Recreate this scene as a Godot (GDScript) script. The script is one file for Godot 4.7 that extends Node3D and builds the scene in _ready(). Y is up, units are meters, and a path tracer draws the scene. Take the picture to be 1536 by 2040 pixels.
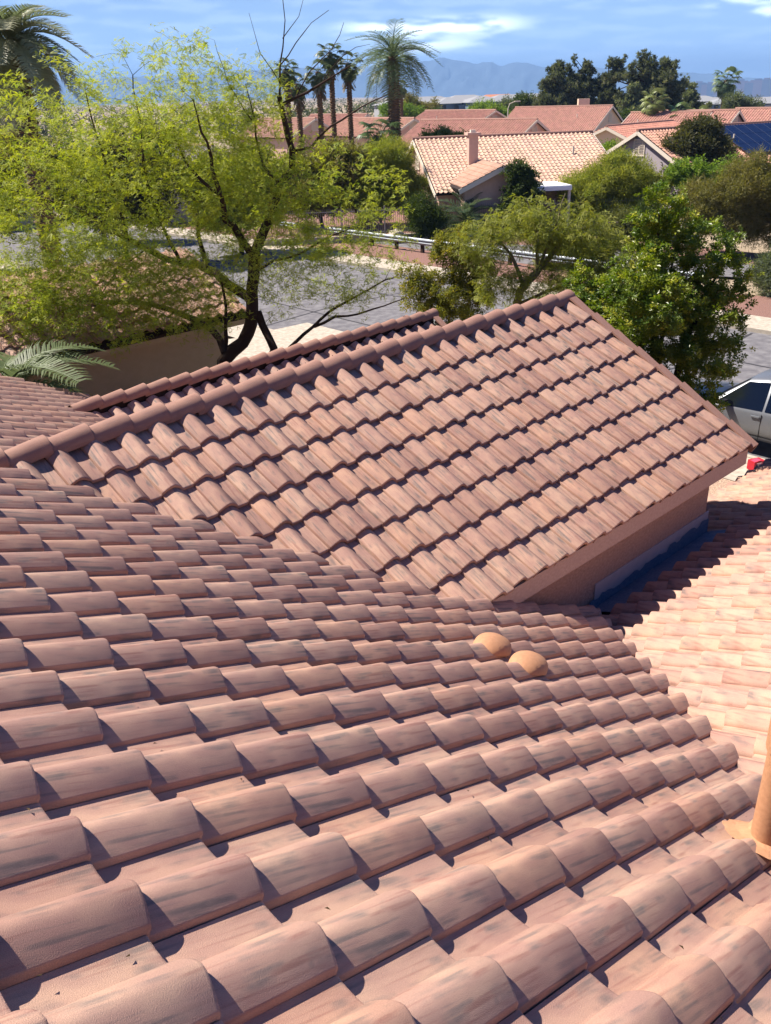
extends Node3D
# Desert suburb seen from a tiled roof. x right, y up, -z ahead; ground at y = 0, camera at 8 m.

const TILE_W := 0.30
const EXPO := 0.3644
var pitch := deg_to_rad(26.547)
var yaw := deg_to_rad(47.07)
var U := Vector3(sin(yaw), 0, -cos(yaw))     # main roof runs down this way
var V := Vector3(cos(yaw), 0, sin(yaw))      # wing roof runs down this way
var UP := Vector3.UP
var M := {}
var used_names := {}
var cam: Camera3D


# ---------------------------------------------------------------- mesh builder
class MB:
	var v := PackedVector3Array()
	var n := PackedVector3Array()
	var t := PackedVector2Array()

	func tri(a: Vector3, b: Vector3, c: Vector3, na := Vector3.ZERO, nb := Vector3.ZERO, nc := Vector3.ZERO, ta := Vector2.ZERO, tb := Vector2.ZERO, tc := Vector2.ZERO) -> void:
		# a, b, c run counter-clockwise seen from outside
		if na == Vector3.ZERO:
			na = (b - a).cross(c - a).normalized()
			nb = na
			nc = na
		v.append(a); v.append(c); v.append(b)
		n.append(na); n.append(nc); n.append(nb)
		t.append(ta); t.append(tc); t.append(tb)

	func quad(a: Vector3, b: Vector3, c: Vector3, d: Vector3, ta := Vector2(0, 0), tb := Vector2(1, 0), tc := Vector2(1, 1), td := Vector2(0, 1)) -> void:
		var q := (c - a).cross(d - b).normalized()
		tri(a, b, c, q, q, q, ta, tb, tc)
		tri(a, c, d, q, q, q, ta, tc, td)

	func box(c: Vector3, s: Vector3, b := Basis()) -> void:
		var x := b.x * s.x / 2; var y := b.y * s.y / 2; var z := b.z * s.z / 2
		quad(c - x - y + z, c + x - y + z, c + x + y + z, c - x + y + z)
		quad(c + x - y - z, c - x - y - z, c - x + y - z, c + x + y - z)
		quad(c + x - y + z, c + x - y - z, c + x + y - z, c + x + y + z)
		quad(c - x - y - z, c - x - y + z, c - x + y + z, c - x + y - z)
		quad(c - x + y + z, c + x + y + z, c + x + y - z, c - x + y - z)
		quad(c - x - y - z, c + x - y - z, c + x - y + z, c - x - y + z)

	func tube(pts: Array, r0: float, r1: float, sides := 6, cap := true, lumps := 0.0) -> void:
		var count := pts.size()
		var side := Vector3.UP.cross(pts[1] - pts[0])
		if side.length() < 1e-4:
			side = Vector3.RIGHT
		side = side.normalized()
		var rings := []
		var norms := []
		for k in count:
			var dir: Vector3 = (pts[mini(k + 1, count - 1)] - pts[maxi(k - 1, 0)]).normalized()
			side = (side - dir * side.dot(dir)).normalized()
			var up := dir.cross(side)
			var r := lerpf(r0, r1, float(k) / (count - 1))
			var ring := []
			var nm := []
			for s in sides:
				var a := TAU * s / sides
				var q := side * cos(a) + up * sin(a)
				ring.append(pts[k] + q * r * (1.0 + lumps * sin(k * 2.3 + s * 4.1)))
				nm.append(q)
			rings.append(ring); norms.append(nm)
		for k in count - 1:
			for s in sides:
				var e := (s + 1) % sides
				var v0 := float(s) / sides; var v1 := float(s + 1) / sides
				tri(rings[k][s], rings[k][e], rings[k + 1][e], norms[k][s], norms[k][e], norms[k + 1][e], Vector2(v0, k), Vector2(v1, k), Vector2(v1, k + 1))
				tri(rings[k][s], rings[k + 1][e], rings[k + 1][s], norms[k][s], norms[k + 1][e], norms[k + 1][s], Vector2(v0, k), Vector2(v1, k + 1), Vector2(v0, k + 1))
		if cap:
			for s in range(1, sides - 1):
				tri(rings[count - 1][0], rings[count - 1][s], rings[count - 1][s + 1])
				tri(rings[0][0], rings[0][s + 1], rings[0][s])

	func extrude(poly: PackedVector2Array, ox: Vector3, ax: Vector3, ay: Vector3, depth: Vector3) -> void:
		# poly counter-clockwise in (ax, ay); solid runs from ox to ox + depth, depth against ax x ay
		var idx := Geometry2D.triangulate_polygon(poly)
		var p := []
		for q in poly:
			p.append(ox + ax * q.x + ay * q.y)
		var nrm := ax.cross(ay)
		for k in range(0, idx.size(), 3):
			var a: Vector3 = p[idx[k]]; var b: Vector3 = p[idx[k + 1]]; var c: Vector3 = p[idx[k + 2]]
			if (b - a).cross(c - a).dot(nrm) < 0:
				var h := b; b = c; c = h
			tri(a, b, c, Vector3.ZERO, Vector3.ZERO, Vector3.ZERO, Vector2(a.x + a.z, a.y), Vector2(b.x + b.z, b.y), Vector2(c.x + c.z, c.y))
			tri(a + depth, c + depth, b + depth)
		for k in p.size():
			var e := (k + 1) % p.size()
			quad(p[k], p[k] + depth, p[e] + depth, p[e])

	func sheet(poly: Array) -> void:
		# a flat horizontal polygon, facing up
		var flat := PackedVector2Array()
		for q in poly:
			flat.append(Vector2(q.x, q.z))
		var idx := Geometry2D.triangulate_polygon(flat)
		for k in range(0, idx.size(), 3):
			var a: Vector3 = poly[idx[k]]; var b: Vector3 = poly[idx[k + 1]]; var c: Vector3 = poly[idx[k + 2]]
			if (b - a).cross(c - a).y < 0:
				var h := b; b = c; c = h
			tri(a, b, c)

	func add(o: MB, x: Transform3D) -> void:
		v.append_array(x * o.v)
		n.append_array(Transform3D(x.basis.orthonormalized(), Vector3.ZERO) * o.n)
		t.append_array(o.t)

	func clipped(planes: Array) -> MB:
		# what lies on the positive side of every plane
		var out := MB.new()
		for k in range(0, v.size(), 3):
			var poly := [[v[k], n[k], t[k]], [v[k + 1], n[k + 1], t[k + 1]], [v[k + 2], n[k + 2], t[k + 2]]]
			for pl in planes:
				var nxt := []
				for e in poly.size():
					var a = poly[e]; var b = poly[(e + 1) % poly.size()]
					var da: float = pl.distance_to(a[0]); var db: float = pl.distance_to(b[0])
					if da >= 0:
						nxt.append(a)
					if (da >= 0) != (db >= 0):
						var f := da / (da - db)
						nxt.append([a[0].lerp(b[0], f), a[1].lerp(b[1], f).normalized(), a[2].lerp(b[2], f)])
				poly = nxt
				if poly.size() < 3:
					break
			for e in range(1, poly.size() - 1):
				for q in [poly[0], poly[e], poly[e + 1]]:
					out.v.append(q[0]); out.n.append(q[1]); out.t.append(q[2])
		return out

	func mesh() -> ArrayMesh:
		var m := ArrayMesh.new()
		into(m)
		return m

	func into(m: ArrayMesh) -> void:
		var a := []
		a.resize(Mesh.ARRAY_MAX)
		a[Mesh.ARRAY_VERTEX] = v
		a[Mesh.ARRAY_NORMAL] = n
		a[Mesh.ARRAY_TEX_UV] = t
		m.add_surface_from_arrays(Mesh.PRIMITIVE_TRIANGLES, a)


# ---------------------------------------------------------------- scene helpers
func numbered(called: String) -> String:
	var k: int = used_names.get(called, 0)
	used_names[called] = k + 1
	return called if k == 0 else "%s_%03d" % [called, k]


func tag(o: Node3D, label := "", category := "", group := "", kind := "") -> Node3D:
	for p in [["label", label], ["category", category], ["group", group], ["kind", kind]]:
		if p[1] != "":
			o.set_meta(p[0], p[1])
	return o


func thing(called: String, label: String, category: String, at := Vector3.ZERO, group := "") -> Node3D:
	var o := Node3D.new()
	o.name = numbered(called)
	add_child(o, true)
	o.position = at
	tag(o, label, category, group)
	return o


func part(called: String, mesh: Mesh, mat: Material, parent: Node3D, kind := "") -> MeshInstance3D:
	var o := MeshInstance3D.new()
	o.name = called
	o.mesh = mesh
	if mat:
		for s in mesh.get_surface_count():
			o.set_surface_override_material(s, mat)
	parent.add_child(o, true)
	if kind:
		o.set_meta("kind", kind)
	return o


func copies(called: String, mesh: Mesh, mat: Material, xs: Array, cs: Array, parent: Node3D, kind := "stuff") -> MultiMeshInstance3D:
	var mm := MultiMesh.new()
	mm.transform_format = MultiMesh.TRANSFORM_3D
	mm.use_colors = cs.size() > 0
	mm.mesh = mesh
	mm.instance_count = xs.size()
	for k in xs.size():
		mm.set_instance_transform(k, xs[k])
		if cs.size():
			mm.set_instance_color(k, cs[k])
	var o := MultiMeshInstance3D.new()
	o.name = called
	o.multimesh = mm
	o.material_override = mat
	parent.add_child(o, true)
	if kind:
		o.set_meta("kind", kind)
	return o


func lin(r: float, g: float, b: float) -> Color:
	return Color(r, g, b).linear_to_srgb()


func mat(color: Color, rough := 0.85, spec := 0.4) -> StandardMaterial3D:
	var m := StandardMaterial3D.new()
	m.albedo_color = color
	m.roughness = rough
	m.metallic_specular = spec
	return m


func noise_tex(freq: float, lo: Color, hi: Color, seed_: int, size := 512, oct := 5) -> NoiseTexture2D:
	var nz := FastNoiseLite.new()
	nz.seed = seed_
	nz.noise_type = FastNoiseLite.TYPE_SIMPLEX_SMOOTH
	nz.frequency = freq
	nz.fractal_octaves = oct
	var g := Gradient.new()
	g.set_color(0, lo)
	g.set_color(1, hi)
	var x := NoiseTexture2D.new()
	x.width = size
	x.height = size
	x.seamless = true
	x.noise = nz
	x.color_ramp = g
	return x


func rough_mat(lo: Color, hi: Color, freq: float, metres: float, seed_: int, bump := 0.0, bump_metres := 0.5, rough := 0.9) -> StandardMaterial3D:
	# a mineral surface: two colours mixed by noise, with fine relief
	var m := mat(Color.WHITE, rough, 0.35)
	m.albedo_texture = noise_tex(freq, lo, hi, seed_)
	m.uv1_triplanar = true
	m.uv1_world_triplanar = true
	m.uv1_scale = Vector3.ONE / metres
	if bump > 0:
		m.heightmap_enabled = true
		m.heightmap_texture = noise_tex(0.06, Color.BLACK, Color.WHITE, seed_ + 7, 512, 4)
		m.heightmap_scale = bump
	return m


func hp(u: float, v: float, y: float) -> Vector3:
	# a point of the house: along U, along V, and above or below the eye
	return U * u + V * v + UP * (y + 8.0)


func seen(p: Vector3, margin := 1.12) -> bool:
	var q: Vector3 = cam.transform.affine_inverse() * p
	if q.z > -0.2:
		return false
	var s := tan(deg_to_rad(cam.fov) / 2)
	return absf(q.x / -q.z) < s * 0.753 * margin and absf(q.y / -q.z) < s * margin


# ---------------------------------------------------------------- roof tiles
func profile() -> Array:
	# one S-shaped tile across: [x, height, starts a new face]
	var p := [[0.0, -0.006, 0], [0.001, 0.027, 0], [0.005, 0.032, 1]]
	for k in range(1, 13):
		var x := lerpf(0.005, 0.184, k / 12.0)
		var h: float
		if x < 0.096:
			h = 0.080 - 0.048 * pow((0.096 - x) / 0.091, 1.6)
		else:
			h = 0.080 - 0.057 * pow((x - 0.096) / 0.088, 1.55)
		p.append([x, h, 0])
	p.append([0.186, 0.006, 1])
	for q in [[0.20, 0.003], [0.226, 0.002], [0.255, 0.003], [0.278, 0.005], [0.297, 0.009]]:
		p.append([q[0], q[1], 1 if q[0] == 0.20 else 0])
	return p


func tile_shape(off: Vector2, length := 0.42, lift := 0.040) -> MB:
	var mb := MB.new()
	var p := profile()
	var zs := [[0.0, -0.007], [-0.004, -0.002], [-0.012, 0.0], [-0.2, 0.0], [-length, 0.0]]
	var at := func(k: int, z: float, dh: float) -> Vector3: return Vector3(p[k][0], p[k][1] + dh + lift * (1.0 + z / EXPO), z)
	var nrm := func(k: int, left: bool) -> Vector3:
		var a := k; var b := k
		if left:
			a = k - 1 if k > 0 and not p[k][2] else k
			b = k + 1
		else:
			a = k - 1
			b = k + 1 if k + 1 < p.size() and not p[k][2] else k
		var d := Vector2(p[b][0] - p[a][0], p[b][1] - p[a][1]).normalized()
		return Vector3(-d.y, d.x, 0)
	for k in p.size() - 1:
		for r in zs.size() - 1:
			var a: Vector3 = at.call(k, zs[r][0], zs[r][1]); var b: Vector3 = at.call(k + 1, zs[r][0], zs[r][1])
			var c: Vector3 = at.call(k + 1, zs[r + 1][0], zs[r + 1][1]); var d: Vector3 = at.call(k, zs[r + 1][0], zs[r + 1][1])
			var nl: Vector3 = nrm.call(k, true); var nr: Vector3 = nrm.call(k + 1, false)
			var tilt0 := Vector3(0, 0, [1.2, 0.5, 0.1, 0.0, 0.0][r]); var tilt1 := Vector3(0, 0, [1.2, 0.5, 0.1, 0.0, 0.0][r + 1])
			var q := func(x: Vector3) -> Vector2: return off + Vector2(x.x + x.y * 0.6, -x.z) / 1.25
			mb.tri(a, b, c, (nl + tilt0).normalized(), (nr + tilt0).normalized(), (nr + tilt1).normalized(), q.call(a), q.call(b), q.call(c))
			mb.tri(a, c, d, (nl + tilt0).normalized(), (nr + tilt1).normalized(), (nl + tilt1).normalized(), q.call(a), q.call(c), q.call(d))
	for k in range(0, p.size() - 1):   # the butt end, 20 mm thick, and the underside
		var a: Vector3 = at.call(k, 0.0, -0.007); var b: Vector3 = at.call(k + 1, 0.0, -0.007)
		var th := Vector3(0, -0.024, 0)
		mb.quad(a + th, b + th, b, a, off, off, off, off)
		var c: Vector3 = at.call(k + 1, -length, -0.031); var d: Vector3 = at.call(k, -length, -0.031)
		mb.quad(d, c, b + th, a + th, off, off, off, off)
	return mb


func cap_shape(off: Vector2, length := 0.42, r := 0.122, lift := 0.036, squash := 0.96) -> MB:
	# a half-round ridge tile; its free end at z = 0
	var mb := MB.new()
	var sides := 14
	var zs := [[0.0, -0.006], [-0.006, 0.0], [-0.03, 0.0], [-length, 0.0]]
	var q := func(k: int, j: int, inner: float) -> Vector3:
		var a := lerpf(-0.54 * PI, 0.54 * PI, float(k) / sides)
		var z: float = zs[j][0]
		var rr: float = r * (1.0 + 0.10 * z / length) + zs[j][1] - inner
		return Vector3(sin(a) * rr, cos(a) * rr * squash + lift * (1.0 + z / EXPO), z)
	for k in sides:
		for j in zs.size() - 1:
			var n0 := Vector3(sin(lerpf(-0.54 * PI, 0.54 * PI, float(k) / sides)), cos(lerpf(-0.54 * PI, 0.54 * PI, float(k) / sides)), 0.8 if j == 0 else 0.0).normalized()
			var n1 := Vector3(sin(lerpf(-0.54 * PI, 0.54 * PI, float(k + 1) / sides)), cos(lerpf(-0.54 * PI, 0.54 * PI, float(k + 1) / sides)), 0.8 if j == 0 else 0.0).normalized()
			var a: Vector3 = q.call(k, j, 0.0); var b: Vector3 = q.call(k + 1, j, 0.0); var c: Vector3 = q.call(k + 1, j + 1, 0.0); var d: Vector3 = q.call(k, j + 1, 0.0)
			var w := func(x: Vector3, kk: int) -> Vector2: return off + Vector2(kk * 0.028, -x.z) / 1.25
			mb.tri(a, b, c, n0, n1, n1, w.call(a, k), w.call(b, k + 1), w.call(c, k + 1))
			mb.tri(a, c, d, n0, n1, n0, w.call(a, k), w.call(c, k + 1), w.call(d, k))
		mb.quad(q.call(k, 0, 0.018), q.call(k + 1, 0, 0.018), q.call(k + 1, 0, 0.0), q.call(k, 0, 0.0), off, off, off, off)
		mb.quad(q.call(k, 3, 0.018), q.call(k + 1, 3, 0.018), q.call(k + 1, 0, 0.018), q.call(k, 0, 0.018), off, off, off, off)
	return mb


func tile_texture(seed_: int, base: Array, streak := 1.0) -> ImageTexture:
	var size := 1024
	var make := func(s: int, f: float, w: int, h: int, oct: int) -> PackedByteArray:
		var nz := FastNoiseLite.new()
		nz.seed = s
		nz.frequency = f
		nz.fractal_octaves = oct
		var im := nz.get_seamless_image(w, h, false, false, 0.1, true)
		im.convert(Image.FORMAT_L8)
		im.resize(size, size, Image.INTERPOLATE_CUBIC)
		return im.get_data()
	var big: PackedByteArray = make.call(seed_, 0.012, 512, 512, 4)
	var warm: PackedByteArray = make.call(seed_ + 1, 0.02, 512, 256, 3)
	var grey: PackedByteArray = make.call(seed_ + 2, 0.03, 1024, 72, 4)
	var dark: PackedByteArray = make.call(seed_ + 3, 0.04, 1024, 60, 3)
	var fine: PackedByteArray = make.call(seed_ + 4, 0.55, 1024, 1024, 2)
	var out := PackedByteArray()
	out.resize(size * size * 3)
	var c0: Color = base[0]; var c1: Color = base[1]; var cg: Color = base[2]; var cd: Color = base[3]
	for k in size * size:
		var a := clampf((warm[k] - 70) / 120.0, 0, 1)
		var r := lerpf(c0.r, c1.r, a); var g := lerpf(c0.g, c1.g, a); var b := lerpf(c0.b, c1.b, a)
		var s := clampf((grey[k] - 122) / 95.0, 0, 1) * clampf((big[k] - 95) / 85.0, 0, 1) * 0.72 * streak
		r = lerpf(r, cg.r, s); g = lerpf(g, cg.g, s); b = lerpf(b, cg.b, s)
		var d := clampf((dark[k] - 150) / 70.0, 0, 1) * clampf((170 - big[k]) / 80.0, 0, 1) * 0.45 * streak
		r = lerpf(r, cd.r, d); g = lerpf(g, cd.g, d); b = lerpf(b, cd.b, d)
		var rim := 0.0   # worn pale arris along the free end of each tile
		for e in [409, 747, 61]:
			var away := absi(k / size - e - 3)
			if away < 5: rim = (1.0 - away / 5.0) * clampf((warm[(k * 7) % (size * size)] - 90) / 90.0, 0, 1) * 0.16 * streak
		var f := (0.80 + 0.40 * fine[k] / 255.0 + rim) * 255.0
		out[k * 3] = clampi(int(r * f), 0, 255)
		out[k * 3 + 1] = clampi(int(g * f), 0, 255)
		out[k * 3 + 2] = clampi(int(b * f), 0, 255)
	return ImageTexture.create_from_image(Image.create_from_data(size, size, false, Image.FORMAT_RGB8, out))


func tile_mat(tex: Texture2D, tint: Color) -> StandardMaterial3D:
	var m := mat(tint, 0.72, 0.4)
	m.albedo_texture = tex
	m.heightmap_enabled = true
	m.heightmap_texture = M.grain
	m.heightmap_scale = 0.13
	return m


func _ready() -> void:
	# ---- camera, sky, sun, exposure
	cam = Camera3D.new()
	cam.name = "camera"
	cam.fov = 61.36
	cam.near = 0.1
	cam.far = 30000.0
	cam.position = Vector3(0, 8, 0)
	cam.rotation_degrees = Vector3(-25.98, 0, -1.865)
	add_child(cam)
	cam.current = true
	var env := Environment.new()
	env.background_mode = Environment.BG_SKY
	env.tonemap_mode = Environment.TONE_MAPPER_LINEAR
	env.tonemap_exposure = 2.36
	env.sdfgi_enabled = true
	env.ssao_enabled = true
	env.ssil_enabled = true
	var sky_mat := ProceduralSkyMaterial.new()
	sky_mat.sky_top_color = Color8(30, 64, 124)
	sky_mat.sky_horizon_color = Color8(172, 210, 252)
	sky_mat.sky_curve = 0.085
	sky_mat.sky_energy_multiplier = 0.88
	sky_mat.ground_bottom_color = Color8(120, 105, 90)
	sky_mat.ground_horizon_color = Color8(170, 165, 160)
	sky_mat.sun_angle_max = 20.0
	sky_mat.sky_cover = cloud_cover()
	var sky := Sky.new()
	sky.sky_material = sky_mat
	env.sky = sky
	env.fog_enabled = true
	env.fog_density = 0.00015
	env.fog_light_color = Color8(156, 200, 255)
	var we := WorldEnvironment.new()
	we.name = "environment"
	we.environment = env
	add_child(we)
	var sun := DirectionalLight3D.new()
	sun.name = "sun"
	sun.light_energy = 1.45
	sun.light_color = Color8(255, 245, 232)
	sun.light_angular_distance = 0.5
	sun.shadow_enabled = true
	var az := deg_to_rad(-71.0); var el := deg_to_rad(52.0)
	sun.basis = Basis.looking_at(-Vector3(sin(az) * cos(el), sin(el), -cos(az) * cos(el)))
	add_child(sun)
	materials()
	landscape()
	own_house()
	neighbour_houses()
	far_town()
	street_things()
	plants()


func cloud_cover() -> ImageTexture:
	# thin bands of fair-weather cloud low over the horizon, all the way round
	var w := 4096; var h := 2048
	var im := Image.create_empty(w, h, false, Image.FORMAT_RGBA8)
	var nz := FastNoiseLite.new(); nz.seed = 11; nz.frequency = 0.35; nz.fractal_octaves = 5
	var wide := FastNoiseLite.new(); wide.seed = 5; wide.frequency = 0.06; wide.fractal_octaves = 3
	for y in range(int(h * 0.42), int(h * 0.5) + 2):
		var el := 90.0 - (y + 0.5) / h * 180.0
		for x in w:
			var a := (x + 0.5) / w * 360.0
			if a > 180.0: a -= 360.0
			var n := nz.get_noise_2d(a * 0.62, el * 4.2) * 0.7 + 0.5
			var wd := wide.get_noise_2d(a * 0.8, el * 3.0)
			var amount := 0.0
			# the long bank of cloud ahead, with a flat foot and a bright top
			var bank := exp(-pow((a - 3.6) / 5.0, 4.0)) * (exp(-pow((el - 3.25) / 0.42, 2.0)) + 0.75 * exp(-pow((el - 2.35) / 0.35, 2.0)) * exp(-pow((a - 3.5) / 3.2, 2.0)))
			amount = maxf(amount, bank * smoothstep(0.24, 0.66, n + 0.06) * 1.25)
			# others like it elsewhere round the sky
			var other := smoothstep(0.42, 0.66, wd) * exp(-pow((el - 3.6) / 0.8, 2.0))
			if absf(a - 1.5) > 16.0:
				amount = maxf(amount, other * smoothstep(0.4, 0.75, n))
			amount = maxf(amount, 0.09 * smoothstep(0.35, 0.8, n) * smoothstep(0.2, 1.0, el) * smoothstep(13.0, 5.0, el))
			amount = maxf(amount, 0.22 * exp(-pow(el / 0.9, 2.0)) * smoothstep(0.3, 0.8, n))
			if amount > 0.004:
				im.set_pixel(x, y, Color(1, 1, 1, clampf(amount, 0, 1) * 0.85))
	return ImageTexture.create_from_image(im)


func materials() -> void:
	M.grain = noise_tex(0.42, Color.BLACK, Color.WHITE, 90, 1024, 3)
	var tex := tile_texture(21, [Color8(169, 134, 119), Color8(182, 147, 127), Color8(104, 97, 94), Color8(124, 82, 74)])
	M.tiles = []
	for c in [Color(1, 1, 1), Color(0.96, 0.95, 0.96), Color(1.0, 0.98, 0.96), Color(0.91, 0.89, 0.90), Color(0.99, 1, 1)]:
		M.tiles.append(tile_mat(tex, c))
	var plain := tile_texture(57, [Color8(144, 108, 95), Color8(154, 118, 102), Color8(122, 104, 96), Color8(118, 84, 76)], 0.4)
	M.ridge = tile_mat(plain, Color.WHITE)
	M.rake = tile_mat(plain, Color.WHITE)
	M.deck = mat(Color8(48, 36, 34), 0.95)
	M.stucco = rough_mat(Color8(168, 136, 120), Color8(204, 172, 154), 0.06, 1.2, 31, 0.9)
	M.fascia = rough_mat(Color8(172, 150, 140), Color8(196, 174, 162), 0.05, 1.0, 33, 0.35)
	M.flash = rough_mat(Color8(178, 170, 172), Color8(196, 186, 186), 0.02, 1.0, 34, 0.0, 0.5, 0.6)
	M.blue = rough_mat(Color8(78, 96, 122), Color8(126, 140, 154), 0.03, 0.7, 35, 0.5, 0.5, 0.55)
	M.pipe = rough_mat(Color8(170, 124, 92), Color8(190, 142, 108), 0.03, 0.5, 36, 0.10, 0.5, 0.6)
	M.tan_wall = rough_mat(Color8(186, 164, 134), Color8(196, 174, 144), 0.02, 2.0, 37, 0.3)
	M.gravel = rough_mat(Color8(120, 96, 82), Color8(214, 186, 160), 0.09, 2.2, 41, 1.2)
	M.red_gravel = rough_mat(Color8(88, 62, 56), Color8(170, 134, 120), 0.1, 2.0, 42, 1.2)
	M.earth = rough_mat(Color8(132, 118, 98), Color8(164, 148, 126), 0.02, 14.0, 43)
	M.asphalt = rough_mat(Color8(92, 90, 94), Color8(128, 126, 127), 0.035, 9.0, 44, 0.25)
	M.concrete = rough_mat(Color8(150, 140, 126), Color8(192, 182, 166), 0.04, 5.0, 45, 0.08)
	M.bark = rough_mat(Color8(44, 33, 27), Color8(72, 56, 46), 0.05, 0.5, 46, 0.8)
	M.pale_bark = rough_mat(Color8(104, 94, 74), Color8(142, 130, 106), 0.05, 0.5, 47, 0.4)
	M.leaf = mat(Color.WHITE, 0.55, 0.35)
	M.leaf.vertex_color_use_as_albedo = true
	M.leaf.backlight_enabled = true
	M.leaf.backlight = Color(1.0, 1.0, 0.6)
	M.gloss_leaf = mat(Color.WHITE, 0.38, 0.5)
	M.gloss_leaf.vertex_color_use_as_albedo = true
	M.gloss_leaf.backlight_enabled = true
	M.gloss_leaf.backlight = Color(0.9, 0.95, 0.4)
	M.far_tile = mat(Color.WHITE, 0.8, 0.35)
	M.far_tile.vertex_color_use_as_albedo = true
	M.steel = mat(Color8(128, 134, 142), 0.5, 0.5)
	M.steel.metallic = 0.6


# ---------------------------------------------------------------- ground, hills
func ground_height(x: float, z: float) -> float:
	var d := sqrt(x * x + z * z)
	var a := rad_to_deg(atan2(x, -z))
	var slope := lerpf(0.003, 0.017, smoothstep(-6.0, 24.0, a))
	return -slope * maxf(0.0, d - 260.0)


func landscape() -> void:
	var g := MB.new()
	var radii := [0.0, 8, 16, 30, 50, 80, 120, 180, 260, 400, 700, 1200, 2200, 4000, 7000, 11000, 16000]
	var steps := 96
	for r in radii.size() - 1:
		for s in steps:
			var p := []
			for q in [[r, s], [r, s + 1], [r + 1, s + 1], [r + 1, s]]:
				var a: float = TAU * q[1] / steps
				var x: float = radii[q[0]] * sin(a); var z: float = radii[q[0]] * cos(a)
				p.append(Vector3(x, ground_height(x, z) - 0.02, z))
			g.quad(p[0], p[3], p[2], p[1])
	part("ground", g.mesh(), M.earth, self, "structure")
	# street between the two rows of houses, along V
	sheet_part("street", [[18.9, -90], [18.9, 40], [30.0, 40], [30.0, -90]], 0.0, M.asphalt)
	for e in [[18.75, 18.9, 0.13], [30.0, 30.15, 0.13]]:
		var k := MB.new()
		k.box(hp((e[0] + e[1]) / 2, -25, -8 + e[2] / 2 - 0.02), Vector3(e[1] - e[0], e[2] + 0.04, 130), Basis(U, UP, -U.cross(UP)))
		part("kerb" if e[0] < 20 else "kerb_001", k.mesh(), M.concrete, self, "structure")
	for q in [[[[19.2, -14.0], [22.0, -13.2], [25.5, -12.6], [29.8, -12.9]], "tar_seam"], [[[21.8, -40.0], [22.1, -30.0], [21.9, -20.0], [22.3, -10.0], [22.0, 2.0]], "tar_seam_001"], [[[26.4, -42.0], [26.1, -31.0], [26.5, -21.0], [26.2, -9.0]], "tar_seam_002"], [[[19.0, -27.2], [23.4, -27.8], [29.9, -27.1]], "tar_seam_003"]]:
		var tm := MB.new()
		var line: Array = q[0]
		for k in line.size() - 1:
			var a := hp(line[k][0], line[k][1], -7.996); var b := hp(line[k + 1][0], line[k + 1][1], -7.996)
			var sd := (b - a).cross(UP).normalized() * 0.05
			tm.quad(a - sd, a + sd, b + sd, b - sd)
		part(q[1], tm.mesh(), mat(Color8(58, 57, 60), 0.8), self, "structure")
	sheet_part("sidewalk", [[17.3, -90], [17.3, 40], [18.75, 40], [18.75, -90]], 0.11, M.concrete)
	sheet_part("sidewalk_001", [[30.15, -90], [30.15, 40], [31.9, 40], [31.9, -90]], 0.11, M.concrete)
	sheet_part("driveway", [[14.0, -26.5], [14.0, -22.0], [20.4, -22.4], [20.4, -26.0]], 0.125, M.concrete)
	sheet_part("driveway_001", [[13.6, -4.6], [13.6, 6], [18.8, 6], [18.8, -5.6], [16.2, -5.4]], 0.125, M.concrete)
	sheet_part("gravel_bed", [[9.0, -13.0], [9.0, 4.0], [17.3, 4.0], [17.3, -13.0]], 0.10, M.gravel)
	sheet_part("gravel_bed_001", [[31.9, -90], [31.9, 40], [35.2, 40], [35.2, -90]], 0.10, M.red_gravel)
	sheet_part("path", [[35.2, -50], [35.2, -27], [39.3, -14], [41.6, -14], [41.0, -26], [37.6, -38], [37.6, -50]], 0.105, M.asphalt)
	sheet_part("gravel_bed_002", [[37.6, -50], [37.6, -38], [41.0, -26], [41.6, -14], [44.5, -14], [44.5, -50]], 0.10, M.red_gravel)
	# mountains across the valley
	var ctl := [[-60, 0.7], [-40, 1.1], [-25, 1.0], [-12, 1.25], [-4.1, 1.45], [-1.4, 1.5], [1.8, 1.25], [3.3, 1.62], [4.2, 1.75], [5.3, 1.55], [6.2, 1.36], [6.95, 1.45], [7.7, 1.17], [8.3, 1.36], [8.85, 1.34], [10.3, 1.03], [12.3, 0.96], [14.3, 0.85], [16.2, 0.6], [17.9, 0.52], [19.5, 0.36], [21.1, 0.1], [23, -0.05], [30, 0.3], [45, 0.8], [60, 0.6]]
	var nz := FastNoiseLite.new(); nz.seed = 3; nz.frequency = 0.55; nz.fractal_octaves = 5
	var m := MB.new()
	var cols := 420; var rows := 14
	var grid := []
	for c in cols + 1:
		var a := lerpf(-60.0, 60.0, float(c) / cols)
		var top := 0.0
		for k in ctl.size() - 1:
			if a >= ctl[k][0] and a <= ctl[k + 1][0]:
				var f: float = (a - ctl[k][0]) / (ctl[k + 1][0] - ctl[k][0])
				top = lerpf(ctl[k][1], ctl[k + 1][1], f * f * (3 - 2 * f))
		top += nz.get_noise_1d(a * 3.0) * 0.07
		var col := []
		for r in rows + 1:
			var f := float(r) / rows
			var d := lerpf(8200.0, 10600.0, f)
			var x := sin(deg_to_rad(a)) * d; var z := -cos(deg_to_rad(a)) * d
			var foot := ground_height(x, z) - 5.0
			var crest := 8.0 + tan(deg_to_rad(top * 0.95)) * 10000.0
			var shape := pow(sin(minf(f * 1.35, 1.0) * PI / 2), 1.5) if f < 0.75 else 1.0 - (f - 0.75) * 1.6
			var ridged := 1.0 - absf(nz.get_noise_2d(a * 2.2, f * 5.0)) * 1.1
			var y := foot + (crest - foot) * clampf(shape * lerpf(ridged, 1.0, clampf(pow(shape, 4.0), 0, 1)), 0, 1)
			col.append(Vector3(x, y, z))
		grid.append(col)
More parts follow.
